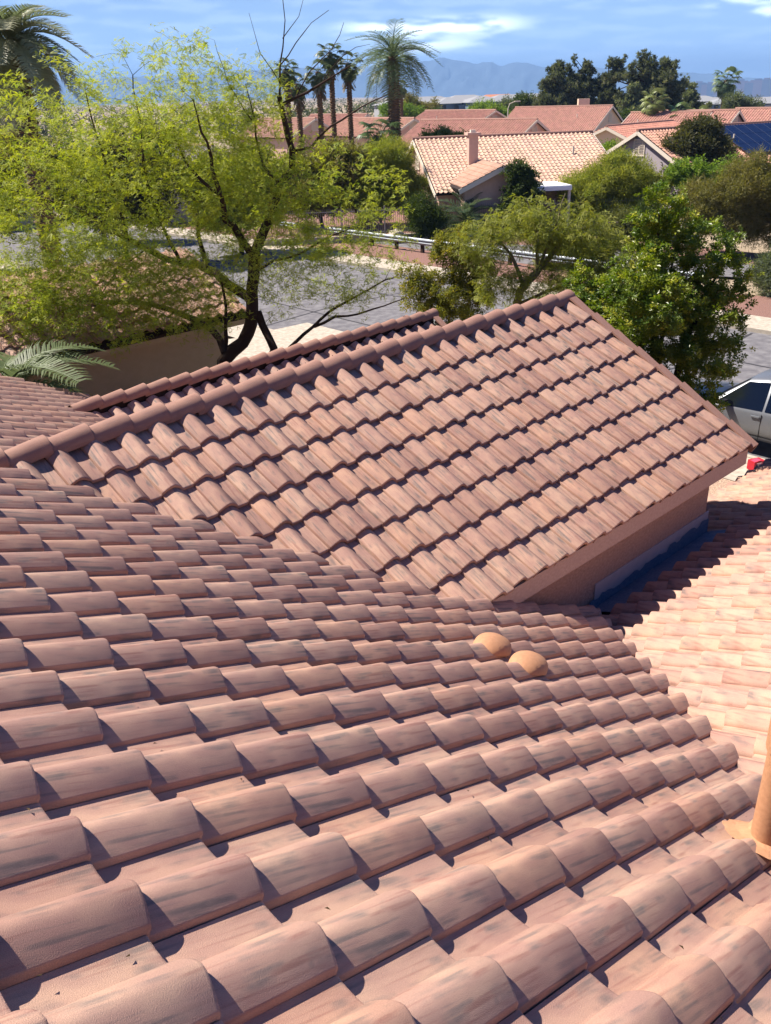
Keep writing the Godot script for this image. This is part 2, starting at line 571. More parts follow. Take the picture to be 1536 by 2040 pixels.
	for c in cols:
		for r in rows:
			m.quad(grid[c][r], grid[c + 1][r], grid[c + 1][r + 1], grid[c][r + 1])
	var soft := SurfaceTool.new()
	soft.begin(Mesh.PRIMITIVE_TRIANGLES)
	soft.set_smooth_group(0)
	for k in m.v.size():
		soft.add_vertex(m.v[k])
	soft.index()
	soft.generate_normals()
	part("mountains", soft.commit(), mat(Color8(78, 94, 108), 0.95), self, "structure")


func sheet_part(called: String, uv: Array, y: float, m: Material) -> void:
	var mb := MB.new()
	var p := []
	for q in uv:
		p.append(hp(q[0], q[1], y - 8.0))
	mb.sheet(p)
	part(called, mb.mesh(), m, self, "structure")


# ---------------------------------------------------------------- the house one stands on
func slope_basis(ex: Vector3, ez: Vector3) -> Basis:
	return Basis(ex, ez.cross(ex), ez)


func uv_plane(cu: float, cv: float, limit: float) -> Plane:
	# keeps cu * u + cv * v <= limit
	var nn := U * cu + V * cv
	return Plane(-nn / nn.length(), -limit / nn.length())


func own_house() -> void:
	var rng := RandomNumberGenerator.new(); rng.seed = 4
	var tp := tan(pitch)
	var down_a := (U * cos(pitch) - UP * sin(pitch))
	var down_b := (V * cos(pitch) - UP * sin(pitch))
	var down_c := (-V * cos(pitch) - UP * sin(pitch))
	var ba := slope_basis(-V, down_a)
	var bb := slope_basis(U, down_b)
	var bc := slope_basis(-U, down_c)
	var house := thing("tiled_house", "pink concrete tiled house in the foreground, its own roofs filling the lower photo", "house", Vector3.ZERO)
	# deck planes (heights relative to the eye)
	var ya := func(u: float) -> float: return -1.584 - tp * (u)
	var yb := func(v: float) -> float: return -2.608 - tp * (v + 6.481)
	var yc := func(v: float) -> float: return -2.922 + tp * v
	var slab := func(called: String, pts: Array, y_of: Callable, along_u: bool, nrm: Vector3) -> MeshInstance3D:
		var mb := MB.new()
		var top := []
		for q in pts:
			top.append(hp(q[0], q[1], y_of.call(q[0] if along_u else q[1]) - 0.03))
		var flat := PackedVector2Array()
		for q in pts:
			flat.append(Vector2(q[0], q[1]))
		var idx := Geometry2D.triangulate_polygon(flat)
		for k in range(0, idx.size(), 3):
			var a: Vector3 = top[idx[k]]; var b: Vector3 = top[idx[k + 1]]; var c: Vector3 = top[idx[k + 2]]
			if (b - a).cross(c - a).dot(nrm) < 0:
				var h := b; b = c; c = h
			mb.tri(a, b, c)
			var dn := nrm * -0.10
			mb.tri(a + dn, c + dn, b + dn)
		for k in top.size():
			var e := (k + 1) % top.size()
			mb.quad(top[k], top[k] - nrm * 0.10, top[e] - nrm * 0.10, top[e])
		return part(called, mb.mesh(), M.deck, house)
	var main_roof: MeshInstance3D = slab.call("main_roof", [[-4.0, 6.5], [-3.9, 6.5], [2.65 - 6.5, 6.5], [6.85, -4.2], [4.33, -4.2], [1.9, -6.62], [5.44, -10.13], [4.5, -11.06], [6.7, -13.25], [-4.0, -13.25]], ya, true, ba.y)
	var wing_roof: MeshInstance3D = slab.call("wing_roof", [[9.47, -6.62], [1.9, -6.62], [4.60, -3.955], [9.47, -3.955]], yb, false, bb.y)
	var lower_roof: MeshInstance3D = slab.call("lower_roof", [[6.9, -4.2], [9.2, -4.2], [9.2, -5.08], [16.0, -5.08], [16.0, 3.0], [-0.3, 3.0]], yc, false, bc.y)
	var yd := func(v: float) -> float: return -3.84 - tp * (v + 11.06)
	var rear_roof: MeshInstance3D = slab.call("rear_roof", [[11.6, -11.06], [4.5, -11.06], [5.4, -10.13], [11.6, -10.13]], yd, false, bb.y)
	# hidden back slopes keep light out of the attic
	var bh := slope_basis(-U, -V * cos(pitch) - UP * sin(pitch))
	var ye := func(v: float) -> float: return -2.539 + tp * (v + 6.62)
	var wing_back: MeshInstance3D = slab.call("wing_back_slope", [[9.47, -6.62], [9.47, -10.13], [5.42, -10.13], [1.9, -6.62]], ye, false, bh.y)
	var yf := func(v: float) -> float: return -3.84 + tp * (v + 11.06)
	var rear_back: MeshInstance3D = slab.call("rear_back_slope", [[11.6, -11.06], [11.6, -13.6], [6.9, -13.6], [4.5, -11.06]], yf, false, bh.y)
	for p in [wing_back, rear_back]:
		p.set_surface_override_material(0, M.ridge)
	# tiles: twelve shapes cut from one sheet of glaze
	var shapes := []
	var meshes := []
	for k in 12:
		var s := tile_shape(Vector2(0.25 * (k % 4), 0.33 * (k / 4) + 0.4))
		shapes.append(s)
		meshes.append(s.mesh())
	var jobs := []
	var oa := Vector3(-0.3855, 6.2434, -1.1859) - ba.y * 0.06
	for i in range(-22, 41):
		for j in range(-10, 20):
			var c := oa + ba.x * TILE_W * (i + 0.5) + ba.z * EXPO * (j - 0.5)
			var u := c.dot(U); var v := c.dot(V)
			var lim: Array
			if v > -4.2: lim = [1, 1, 2.62]
			elif v > -6.62: lim = [1, -1, 8.50]
			elif v > -10.13: lim = [1, 1, -4.75]
			elif v > -11.06: lim = [1, -1, 15.53]
			else: lim = [1, 1, -6.6]
			jobs.append([main_roof, ba, oa + ba.x * TILE_W * i + ba.z * EXPO * j, c, [uv_plane(lim[0], lim[1], lim[2])]])
	var ob := hp(2.501, -6.481, -2.485) - bb.y * 0.11 - U * 0.10
	for i in range(-3, 24):
		for j in range(1, 9):
			var c := ob + bb.x * TILE_W * (i + 0.5) + bb.z * EXPO * (j - 0.5)
			var pl := [uv_plane(-1, 1, -8.43)]
			if i == 23: pl.append(uv_plane(1, 0, 9.45))
			jobs.append([wing_roof, bb, ob + bb.x * TILE_W * i + bb.z * EXPO * j, c, pl])
	var oc := hp(6.946, -2.977, -4.353) - bc.y * 0.05 - bc.x * 0.184
	for i in range(-30, 22):
		for j in range(-20, 8):
			var c := oc + bc.x * TILE_W * (i + 0.5) + bc.z * 0.346 * (j - 0.5)
			var pl := [uv_plane(-1, -1, -2.36)]
			pl.append(uv_plane(0, -1, 3.86 if c.dot(U) < 9.35 else 4.99))
			jobs.append([lower_roof, bc, oc + bc.x * TILE_W * i + bc.z * 0.346 * j, c, pl])
	var oe := hp(4.1, -10.921, -3.91)
	for i in range(0, 25):
		for j in range(1, 4):
			var c := oe + bb.x * TILE_W * (i + 0.5) + bb.z * EXPO * (j - 0.5)
			var pl := [uv_plane(-1, 1, -15.5)]
			if i == 24: pl.append(uv_plane(1, 0, 11.55))
			jobs.append([rear_roof, bb, oe + bb.x * TILE_W * i + bb.z * EXPO * j, c, pl])
	# tiles in view, nearest first: the nearest are single pieces, the rest one part of their roof
	var list := []
	for q in jobs:
		var c: Vector3 = q[3]
		var inside := true
		for pl in q[4]:
			if pl.distance_to(c) < -0.33: inside = false
		if not inside or not (seen(c, 1.35) or c.distance_to(cam.position) < 2.6): continue
		q.append(c.distance_to(cam.position) + (0.0 if seen(c, 1.03) else 100.0))
		list.append(q)
	list.sort_custom(func(a, b): return a[5] < b[5])
	var rest := {}
	for k in list.size():
		var q = list[k]
		var kind := rng.randi() % 12
		var tone := rng.randi() % 5
		var turn := Basis(q[1].y, rng.randf_range(-0.011, 0.011)) * Basis(q[1].x, rng.randf_range(-0.009, 0.009)) * Basis(q[1].z, rng.randf_range(-0.012, 0.012))
		var x := Transform3D(turn * q[1], q[2] + q[1].y * rng.randf_range(-0.002, 0.002) + q[1].z * rng.randf_range(-0.009, 0.009))
		var cut := false
		for pl in q[4]:
			for corner in [Vector3(0, 0.05, 0.0), Vector3(0.3, 0.05, 0.0), Vector3(0, 0, -0.42), Vector3(0.3, 0, -0.42)]:
				if pl.distance_to(x * corner) < 0: cut = true
		var mb: MB = shapes[kind]
		var mesh: ArrayMesh = meshes[kind]
		if cut:
			var local := []
			for pl in q[4]: local.append(x.affine_inverse() * pl)
			mb = mb.clipped(local)
			if mb.v.size() < 3: continue
			mesh = mb.mesh()
		if k < 300 and mb.v.size() > shapes[kind].v.size() * 0.5:
			var o := part("roof_tile", mesh, M.tiles[tone], q[0])
			o.transform = x
		else:
			var key := [q[0], tone]
			if not rest.has(key): rest[key] = MB.new()
			rest[key].add(mb, x)
	for roof in [main_roof, wing_roof, lower_roof, rear_roof]:
		var am := ArrayMesh.new()
		for tone in 5:
			if rest.has([roof, tone]):
				rest[[roof, tone]].into(am)
				am.surface_set_material(am.get_surface_count() - 1, M.tiles[tone])
		if am.get_surface_count():
			part("roof_tiles_beyond", am, null, roof, "stuff")
	# ridge tiles
	var caps := []
	for k in 5: caps.append(cap_shape(Vector2(0.21 * k, 0.1 * k)).mesh())
	for rg in [[wing_roof, 1.75, 9.56, -6.62, -2.545], [rear_roof, 4.45, 11.7, -11.06, -3.80]]:
		var count := int((rg[2] - rg[1]) / 0.355)
		var bd := MB.new()
		bd.box(hp((rg[1] + rg[2]) / 2 + 0.1, rg[3], rg[4] - 0.10), Vector3(rg[2] - rg[1] - 0.35, 0.26, 0.10), Basis(U, UP, V))
		part("ridge_board", bd.mesh(), M.deck, rg[0])
		for k in count:
			var o := part("ridge_tile", caps[rng.randi() % 5], M.ridge, rg[0])
			o.transform = Transform3D(Basis(V, rng.randf_range(-0.012, 0.012)) * Basis(UP.rotated(U, rng.randf_range(-0.03, 0.03)), rng.randf_range(-0.01, 0.01)) * Basis(-V, UP, U), hp(rg[2] - 0.355 * k, rg[3], rg[4]))
			if k % 1 == 0 and rg[0] == wing_roof:
				var sc := MB.new()
				sc.tube([Vector3(0.078, 0.105, -0.09), Vector3(0.089, 0.119, -0.09)], 0.006, 0.005, 6)
				part("screw", sc.mesh(), M.deck, rg[0]).transform = o.transform
	# rake tiles down the far gable
	var rk := MB.new()
	for q in [[Vector3(0.055, 0.005, -0.21), Vector3(0.13, 0.024, 0.42)], [Vector3(0.11, -0.065, -0.21), Vector3(0.022, 0.12, 0.42)]]:
		rk.box(q[0], q[1], Basis(Vector3.RIGHT, 0.075))
	var rkm := rk.mesh()
	for rr in [[wing_roof, 9.42, -6.62, -2.539, 8, bb], [rear_roof, 11.54, -11.06, -3.84, 3, bb]]:
		for k in rr[4]:
			var o := part("rake_tile", rkm, M.rake, rr[0])
			var d = 0.50 + EXPO * k
			o.transform = Transform3D(Basis(rr[5].y, rng.randf_range(-0.015, 0.015)) * rr[5], hp(rr[1], rr[2], rr[3]) + rr[5].z * d + rr[5].y * 0.098)
	# walls, fascia, soffit
	var body := func(called: String, u0: float, u1: float, vl: float, vr: float, ye_: float, vr_ridge: float, yr: float) -> void:
		var mb := MB.new()
		mb.extrude(PackedVector2Array([Vector2(vl, -7.95), Vector2(vr, -7.95), Vector2(vr, ye_), Vector2(vr_ridge, yr), Vector2(vl, ye_)]), U * u1 + UP * 8, V, UP, U * (u0 - u1))
		var flipped := MB.new()
		for k in range(0, mb.v.size(), 3):
			flipped.tri(mb.v[k], mb.v[k + 1], mb.v[k + 2])
		part(called, flipped.mesh(), M.stucco, house)
	body.call("wing_wall", 2.2, 9.2, -9.04, -4.2, -3.95, -6.62, -2.74)
	body.call("rear_wall", 5.0, 11.25, -13.2, -9.6, -5.0, -11.06, -4.05)
	var w := MB.new()
	w.box(hp(1.2, -3.3, -6.6), Vector3(9.5, 2.6, 19.4), Basis(U, UP, V))
	w.box(hp(9.0, 0.5, -6.9), Vector3(13.5, 2.0, 10.4), Basis(U, UP, V))
	part("main_wall", w.mesh(), M.stucco, house)
	var fb := MB.new()
	fb.box(hp(6.98, -3.945, -3.975), Vector3(5.0, 0.19, 0.03), Basis(U, UP, V))
	part("fascia_board", fb.mesh(), M.fascia, house)
	var gb := MB.new()
	for s in [1.0, -1.0]:
		var q := slope_basis(U, V * cos(pitch) * s - UP * sin(pitch))
		gb.box(hp(9.43, -6.62 + s * 1.28, -2.70 - 1.28 * tp), Vector3(0.04, 0.2, 2.85), q)
	part("fascia_board", gb.mesh(), M.fascia, house)
	var so := MB.new()
	so.box(hp(6.95, -4.08, -4.055), Vector3(4.9, 0.02, 0.25), Basis(U, UP, V))
	part("soffit", so.mesh(), M.fascia, house)
	var ef := MB.new()
	ef.box(hp(12.6, -5.09, -5.58), Vector3(6.8, 0.18, 0.04), Basis(U, UP, V))
	part("fascia_board", ef.mesh(), M.fascia, house)
	# metal flashing and blue membrane where the lower roof meets the wall
	var fl := MB.new()
	fl.box(hp(8.05, -4.19, -4.86), Vector3(2.4, 0.34, 0.012), Basis(U, UP, V))
	part("flashing", fl.mesh(), M.flash, house)
	var bl := MB.new()
	var nz := FastNoiseLite.new(); nz.seed = 8; nz.frequency = 1.6
	var steps := 44
	for k in steps:
		var q := []
		for e in 2:
			var u := lerpf(6.75, 9.26, float(k + e) / steps)
			var h := 0.14 + 0.07 * nz.get_noise_1d(u * 1.0) + 0.05 * nz.get_noise_1d(u * 4.0) + (0.06 if u > 8.3 else 0.0)
			q.append([hp(u, -4.176, yc.call(-4.176) + h), hp(u, -4.172, yc.call(-4.17) + 0.04), hp(u, -3.78 + 0.05 * nz.get_noise_1d(u * 2.5), yc.call(-3.78) + 0.012 + 0.01 * nz.get_noise_1d(u * 9.0))])
		for r in 2:
			bl.quad(q[0][r + 1], q[1][r + 1], q[1][r], q[0][r])
	part("roof_membrane", bl.mesh(), M.blue, house)
	# painted tile vents
	for c in [Vector2(985, 0), Vector2(1050, 1)]:
		var vt := MB.new()
		var dome := func(a: float, b: float) -> Vector3:
			var st := sin(b); var ct := cos(b)
			return Vector3(signf(cos(a)) * pow(absf(cos(a)), 0.8) * pow(st, 0.75) * 0.110, 0.012 + pow(maxf(ct, 0.0), 0.85) * 0.108, signf(sin(a)) * pow(absf(sin(a)), 0.8) * pow(st, 0.75) * 0.145)
		for x in 24:
			for z in 8:
				var p := []; var nm := []
				for e in [[x, z], [x, z + 1], [x + 1, z + 1], [x + 1, z]]:
					var q: Vector3 = dome.call(TAU * e[0] / 24.0, PI / 2 * e[1] / 8.0)
					p.append(q); nm.append((q * Vector3(1.0, 1.4, 0.6) + Vector3(0, 0.01, 0)).normalized())
				vt.tri(p[2], p[1], p[0], nm[2], nm[1], nm[0])
				vt.tri(p[3], p[2], p[0], nm[3], nm[2], nm[0])
		var o := part("roof_vent", vt.mesh(), M.pipe, main_roof)
		var cell := Vector2i(6, 10) if c.y == 0 else Vector2i(5, 10)
		o.transform = Transform3D(ba, oa + ba.x * (TILE_W * cell.x + 0.095) + ba.z * (EXPO * cell.y - 0.05) + ba.y * 0.045)
	var bit := MB.new()
	bit.tri(Vector3(-0.006, 0, -0.012), Vector3(0.007, 0.003, -0.004), Vector3(0.002, 0.001, 0.014))
	var lx := []; var lc := []
	for k in 70:
		var q := oa + ba.x * (TILE_W * rng.randi_range(-6, 18) + rng.randf_range(0.20, 0.29)) + ba.z * EXPO * rng.randf_range(-3.0, 12.0)
		if q.dot(U) + q.dot(V) > 2.4: continue
		lx.append(Transform3D(ba * Basis(UP, rng.randf() * TAU) * Basis.from_scale(Vector3.ONE * rng.randf_range(0.4, 0.9)), q + ba.y * 0.047))
		var f := rng.randf_range(0.5, 1.4)
		lc.append(Color(0.10 * f, 0.07 * f, 0.04 * f))
	copies("leaf_litter", bit.mesh(), M.leaf, lx, lc, main_roof)
	# vent pipe with its sealed foot
	var pu := 3.02; var pv := -0.90
	var foot := hp(pu, pv, ya.call(pu) + 0.03)
	var pp := MB.new()
	pp.tube([foot - UP * 0.1, foot + UP * 0.2, foot + UP * 0.5, foot + UP * 0.62], 0.064, 0.063, 24)
	var pipe := part("vent_pipe", pp.mesh(), M.pipe, house)
	var co := MB.new()
	co.tube([foot + UP * 0.60, foot + UP * 0.61, foot + UP * 0.76], 0.074, 0.077, 24)
	part("pipe_collar", co.mesh(), M.pipe, pipe)
	var sk := MB.new()
	var nsk := FastNoiseLite.new(); nsk.seed = 2; nsk.frequency = 2.0
	for s in 36:
		for r in 4:
			var p := []
			for e in [[s, r], [s + 1, r], [s + 1, r + 1], [s, r + 1]]:
				var a: float = TAU * e[0] / 36.0
				var rad: float = [0.19, 0.14, 0.095, 0.075, 0.072][e[1]] * (1.0 + 0.10 * nsk.get_noise_2d(cos(a) * 2, sin(a) * 2 + e[1]))
				var off := (ba.x * cos(a) + ba.z * sin(a)) * rad
				p.append(foot + off + ba.y * ([0.012, 0.026, 0.05, 0.09, 0.15][e[1]] + 0.055))
			sk.quad(p[3], p[2], p[1], p[0])
	part("pipe_flashing", sk.mesh(), M.pipe, pipe)


# ---------------------------------------------------------------- other houses
func far_tile_shape() -> ArrayMesh:
	var mb := MB.new()
	var p := [[0.0, 0.0], [0.03, 0.055], [0.085, 0.08], [0.14, 0.055], [0.17, 0.008], [0.3, 0.012]]
	var at := func(k: int, z: float) -> Vector3: return Vector3(p[k][0], p[k][1] + 0.035 * (1 + z / 0.37), z)
	for k in p.size() - 1:
		mb.quad(at.call(k, 0.0), at.call(k + 1, 0.0), at.call(k + 1, -0.39), at.call(k, -0.39))
		var dn := Vector3(0, -0.035, 0)
		mb.quad(at.call(k, 0.0) + dn, at.call(k + 1, 0.0) + dn, at.call(k + 1, 0.0), at.call(k, 0.0))
	return mb.mesh()


func suburban_house(label: String, a: Vector3, b: Vector3, hw: float, drop: float, wall: Material, tint: Color, seed_: int, vent := -1, group := "tiled houses across the street") -> Node3D:
	# a gabled house: ridge from a to b, roof falling by drop over hw on both sides
	var rng := RandomNumberGenerator.new(); rng.seed = seed_
	var mid := (a + b) / 2
	var h := thing("suburban_house", label, "house", Vector3(mid.x, 0, mid.z), group)
	var d := (b - a); d.y = 0; var length := d.length(); d = d.normalized()
	var s := d.cross(UP).normalized()
	var ry := (a.y + b.y) / 2
	var ey := ry - drop
	var body := MB.new()
	body.extrude(PackedVector2Array([Vector2(-hw, -0.3), Vector2(hw, -0.3), Vector2(hw, ey - 0.12), Vector2(0, ry - 0.14), Vector2(-hw, ey - 0.12)]), -d * length / 2, s, UP, d * length)
	var walls := part("wall", body.mesh(), wall, h)
	var ang := atan2(drop, hw)
	var run := sqrt(hw * hw + drop * drop) + 0.55
	var roof := MB.new()
	var xs := []; var cs := []
	for side in [1.0, -1.0]:
		var ez: Vector3 = (s * side * cos(ang) - UP * sin(ang))
		var ex: Vector3 = d if side > 0 else -d
		var bs := Basis(ex, ez.cross(ex), ez)
		if bs.y.y < 0: bs = Basis(-ex, ez.cross(-ex), ez)
		roof.box(Vector3(0, ry, 0) + ez * run / 2 - bs.y * 0.06, Vector3(length + 0.7, 0.1, run), bs)
		var nx := int((length + 0.7) / 0.3); var nz := int(run / 0.37)
		for i in nx:
			for j in nz:
				xs.append(Transform3D(bs, Vector3(0, ry, 0) + bs.x * ((i - nx / 2.0) * 0.3) + ez * (j + 1) * 0.37))
				var f := rng.randf_range(0.86, 1.14)
				cs.append(Color(tint.r * f, tint.g * f * rng.randf_range(0.95, 1.05), tint.b * f))
	var rm := part("roof", roof.mesh(), M.deck, h)
	copies("roof_tiles", M.far_tile_mesh, M.far_tile, xs, cs, rm)
	for k in 2:
		var vp := MB.new()
		var c := d * rng.randf_range(-0.35, 0.35) * length + (s if k else -s) * hw * 0.45 + UP * (ry - drop * 0.45)
		vp.tube([c - UP * 0.1, c + UP * 0.5], 0.07, 0.07, 8)
		part("vent_pipe", vp.mesh(), M.trim, rm)
	var cp := MB.new()
	cp.tube([-d * (length / 2 + 0.35) + UP * (ry + 0.03), d * (length / 2 + 0.35) + UP * (ry + 0.03)], 0.13, 0.13, 8)
	part("ridge_cap", cp.mesh(), M.ridge, rm)
	for e in [-1.0, 1.0]:
		for side in [1.0, -1.0]:
			var brd := MB.new()
			var ez: Vector3 = (s * side * cos(ang) - UP * sin(ang))
			brd.box(d * e * (length / 2 + 0.34) + UP * (ry - 0.13) + ez * run / 2, Vector3(0.05, 0.24, run), Basis(d * side, ez.cross(d * side), ez))
			part("barge_board", brd.mesh(), M.trim, h)
	if vent >= 0:
		var vm := MB.new()
		var e := -1.0 if vent == 0 else 1.0
		var out := d * e
		var c := out * (length / 2 + 0.03) + UP * (ry - drop * 0.5)
		var bs := Basis(UP.cross(out), UP, out)
		for q in [[Vector3(0, 0.52, 0), Vector3(1.1, 0.07, 0.06)], [Vector3(0, -0.52, 0), Vector3(1.16, 0.09, 0.1)], [Vector3(-0.52, 0, 0), Vector3(0.07, 1.0, 0.06)], [Vector3(0.52, 0, 0), Vector3(0.07, 1.0, 0.06)], [Vector3(0, 0, 0), Vector3(0.06, 1.0, 0.06)]]:
			vm.box(c + bs * q[0], q[1], bs)
		var frame := part("gable_vent", vm.mesh(), M.trim, h)
		for k in 9:
			var sl := MB.new()
			sl.box(c + bs * Vector3(0, -0.42 + 0.105 * k, 0.005), Vector3(1.0, 0.085, 0.02), bs * Basis(Vector3.RIGHT, 0.5))
			part("slat", sl.mesh(), M.trim, frame)
	return h


func neighbour_houses() -> void:
	M.far_tile_mesh = far_tile_shape()
	M.trim = mat(Color8(206, 196, 180), 0.7)
	M.pink_wall = rough_mat(Color8(190, 158, 144), Color8(200, 168, 152), 0.02, 3.0, 61)
	M.beige_wall = rough_mat(Color8(206, 182, 158), Color8(214, 192, 168), 0.02, 3.0, 62)
	M.grey_wall = rough_mat(Color8(150, 142, 148), Color8(160, 152, 156), 0.02, 3.0, 63)
	M.solar = mat(Color8(16, 24, 52), 0.22, 0.6)
	var red := Color(0.44, 0.235, 0.18); var pale := Color(0.54, 0.365, 0.27)
	# the pale house straight across, with chimney, porch gable and white patio cover
	var d := Vector3(11.3, 0, -1.8).normalized(); var s := d.cross(UP)
	var mid := Vector3(8.55, 0, -61.5)
	var h1 := suburban_house("pale tan tiled house across the street with square chimney and white patio cover", mid - d * 5.75 + UP * 5.15, mid + d * 5.75 + UP * 5.15, 6.0, 2.5, M.pink_wall, pale, 1, 0)
	var ch := MB.new()
	ch.box(-d * 3.0 + s * 3.3 + UP * 4.3, Vector3(0.58, 2.3, 0.58), Basis(d, UP, -s))
	ch.box(-d * 3.0 + s * 3.3 + UP * 5.5, Vector3(0.84, 0.14, 0.84), Basis(d, UP, -s))
	var chm := part("chimney", ch.mesh(), M.pink_wall, h1)
	var ct := MB.new()
	ct.box(-d * 3.0 + s * 3.3 + UP * 5.64, Vector3(0.3, 0.16, 0.3), Basis(d, UP, -s))
	part("flue_cap", ct.mesh(), M.trim, chm)
	# porch gable facing the street
	var pr := MB.new()
	var xs := []; var cs := []
	var rng := RandomNumberGenerator.new(); rng.seed = 5
	for side in [1.0, -1.0]:
		var ez: Vector3 = d * side * 0.91 - UP * 0.41
		var bs := Basis(-s * side, ez.cross(-s * side), ez)
		if bs.y.y < 0: bs = Basis(s * side, ez.cross(s * side), ez)
		pr.box(-d * 2.5 + s * 5.6 + UP * 3.9 + ez * 1.4, Vector3(5.0, 0.1, 2.8), bs)
		for i in 17:
			for j in 7:
				xs.append(Transform3D(bs, -d * 2.5 + s * 5.6 + UP * 3.96 + bs.x * (i - 8.5) * 0.3 + ez * (j + 1) * 0.38))
				var f := rng.randf_range(0.85, 1.1)
				cs.append(Color(pale.r * f, pale.g * f * 0.93, pale.b * f * 0.9))
	var porch := part("porch_roof", pr.mesh(), M.deck, h1)
	copies("roof_tiles", M.far_tile_mesh, M.far_tile, xs, cs, porch)
	var pw := MB.new()
	pw.extrude(PackedVector2Array([Vector2(-2.1, 0), Vector2(2.1, 0), Vector2(2.1, 2.85), Vector2(0, 3.82), Vector2(-2.1, 2.85)]), -d * 2.5 + s * 7.6, d, UP, -s * 2.6)
	part("porch_wall", pw.mesh(), M.pink_wall, h1)
	for side in [1.0, -1.0]:
		var pb := MB.new()
		var ez: Vector3 = d * side * 0.91 - UP * 0.41
		pb.box(-d * 2.5 + s * 8.13 + UP * 3.8 + ez * 1.4, Vector3(2.8, 0.26, 0.06), Basis(ez, s.cross(ez), s))
		part("barge_board", pb.mesh(), M.trim, h1)
	var pc := MB.new()
	pc.box(d * -0.1 + s * 7.6 + UP * 2.78, Vector3(3.1, 0.08, 2.6), Basis(d, UP, -s))
	pc.box(d * -0.1 + s * 8.9 + UP * 2.66, Vector3(3.1, 0.2, 0.06), Basis(d, UP, -s))
	part("patio_cover", pc.mesh(), mat(Color8(236, 238, 240), 0.5), h1)
	for e in [1.35]:
		var po := MB.new()
		po.box(d * e + s * 8.8 + UP * 1.3, Vector3(0.14, 2.6, 0.14), Basis(d, UP, -s))
		part("post", po.mesh(), M.trim, h1)
	# the grey gabled house with solar panels to its right
	var h2d := Vector3(sin(deg_to_rad(62)), 0, -cos(deg_to_rad(62)))
	var apex := Vector3(19.0, 4.95, -66.6)
	var h2 := suburban_house("grey gabled house with louvred vent and dark solar panels on its roof", apex, apex + h2d * 23.0, 4.6, 2.2, M.grey_wall, Color(0.52, 0.29, 0.21), 2, 0)
	var s2 := h2d.cross(UP)
	var an := atan2(2.2, 4.6)
	var ez2 := s2 * cos(an) - UP * sin(an)
	var bs2 := Basis(h2d, ez2.cross(h2d), ez2)
	if bs2.y.y < 0: bs2 = Basis(-h2d, ez2.cross(-h2d), ez2)
	for r in 3:
		for k in 13:
			var sp := MB.new()
			var c := UP * 4.95 + h2d * (-4.4 + 1.06 * k) + ez2 * (1.05 + 1.32 * r) + bs2.y * 0.2
			sp.box(c, Vector3(1.03, 0.04, 1.29), bs2)
			var panel := part("solar_panel", sp.mesh(), M.solar, h2)
			var gr := MB.new()
			for e in [-0.515, 0.515]:
				gr.box(c + bs2.x * e + bs2.y * 0.004, Vector3(0.02, 0.045, 1.3), bs2)
			part("frame", gr.mesh(), mat(Color8(58, 66, 88), 0.4), panel)
	# red-roofed rows behind
	suburban_house("red tiled house behind the pale house, gable end turned right", Vector3(5.6, 5.0, -104.0), Vector3(16.4, 5.0, -95.8), 5.6, 2.3, M.pink_wall, red, 3, 1)
	var h4 := suburban_house("large red tiled house with plain beige gable wall and low chimney below the pines", Vector3(21.2, 5.3, -139.0), Vector3(32.9, 5.3, -131.2), 7.0, 3.0, M.beige_wall, red, 4, 1)
	var c4 := MB.new()
	c4.box(Vector3(3.4, 5.6, -2.2), Vector3(1.6, 1.2, 0.9))
	part("chimney", c4.mesh(), M.beige_wall, h4)
	suburban_house("long red tiled house farthest left of the red rows, half behind a street lamp", Vector3(8.4, 5.1, -147.0), Vector3(17.5, 5.1, -136.4), 6.0, 2.5, M.pink_wall, red, 5, 1)
	suburban_house("tiled house with small vented gable just right of the tall date palm trunk", Vector3(4.75, 5.0, -112.6), Vector3(-3.4, 5.0, -123.0), 3.6, 1.7, M.pink_wall, Color(0.50, 0.29, 0.21), 6, 0)
	suburban_house("red tiled house with stepped low roofs beside the fan palms", Vector3(29.4, 5.0, -106.6), Vector3(36.0, 5.0, -101.2), 5.5, 2.4, M.beige_wall, red, 7)
	suburban_house("low red tiled roof just behind the grey gabled house", Vector3(21.5, 4.5, -86.0), Vector3(29.6, 4.5, -93.6), 5.0, 2.0, M.beige_wall, Color(0.50, 0.235, 0.175), 8)
	suburban_house("red tiled house with dark gable right of the fan palms", Vector3(32.6, 5.1, -104.6), Vector3(38.4, 5.1, -99.8), 5.2, 2.4, M.grey_wall, red, 9, 1)
	suburban_house("red tiled house at the right edge of the photo beside a date palm", Vector3(40.8, 5.1, -105.6), Vector3(47.2, 5.1, -99.6), 5.2, 2.4, M.grey_wall, red, 10)
	suburban_house("tiled house with pointed gable seen between the thin palm trunks", Vector3(-7.9, 5.0, -128.0), Vector3(-16.0, 5.0, -136.5), 4.2, 2.0, M.pink_wall, Color(0.5, 0.3, 0.22), 11, 0)
	suburban_house("plain red tiled roof behind the thin palm trunks", Vector3(-9.5, 5.0, -150.0), Vector3(-1.0, 5.0, -142.0), 5.2, 2.4, M.pink_wall, red, 12)
	suburban_house("grey tiled house behind the left of the mesquite crown", Vector3(-22.0, 4.9, -76.0), Vector3(-11.5, 4.9, -66.0), 5.4, 2.3, M.grey_wall, Color(0.34, 0.30, 0.28), 13)
	suburban_house("tan tiled house farther left behind the mesquite crown", Vector3(-38.0, 4.9, -74.0), Vector3(-28.0, 4.9, -64.0), 5.4, 2.3, M.beige_wall, pale, 14)
	# the next house on this side: shaded tan wall under a tiled slope
	var nh := thing("neighbour_house", "next-door house with plain shaded tan wall under a tiled slope, behind the mesquite", "house", hp(3.5, -20, -8))
	var o := nh.position
	var nw := MB.new()
	nw.box(hp(3.4, -18.7, -6.3) - o, Vector3(15.0, 3.4, 3.4), Basis(U, UP, V))
	var wl := part("wall", nw.mesh(), M.tan_wall, nh)
	var hb := MB.new()
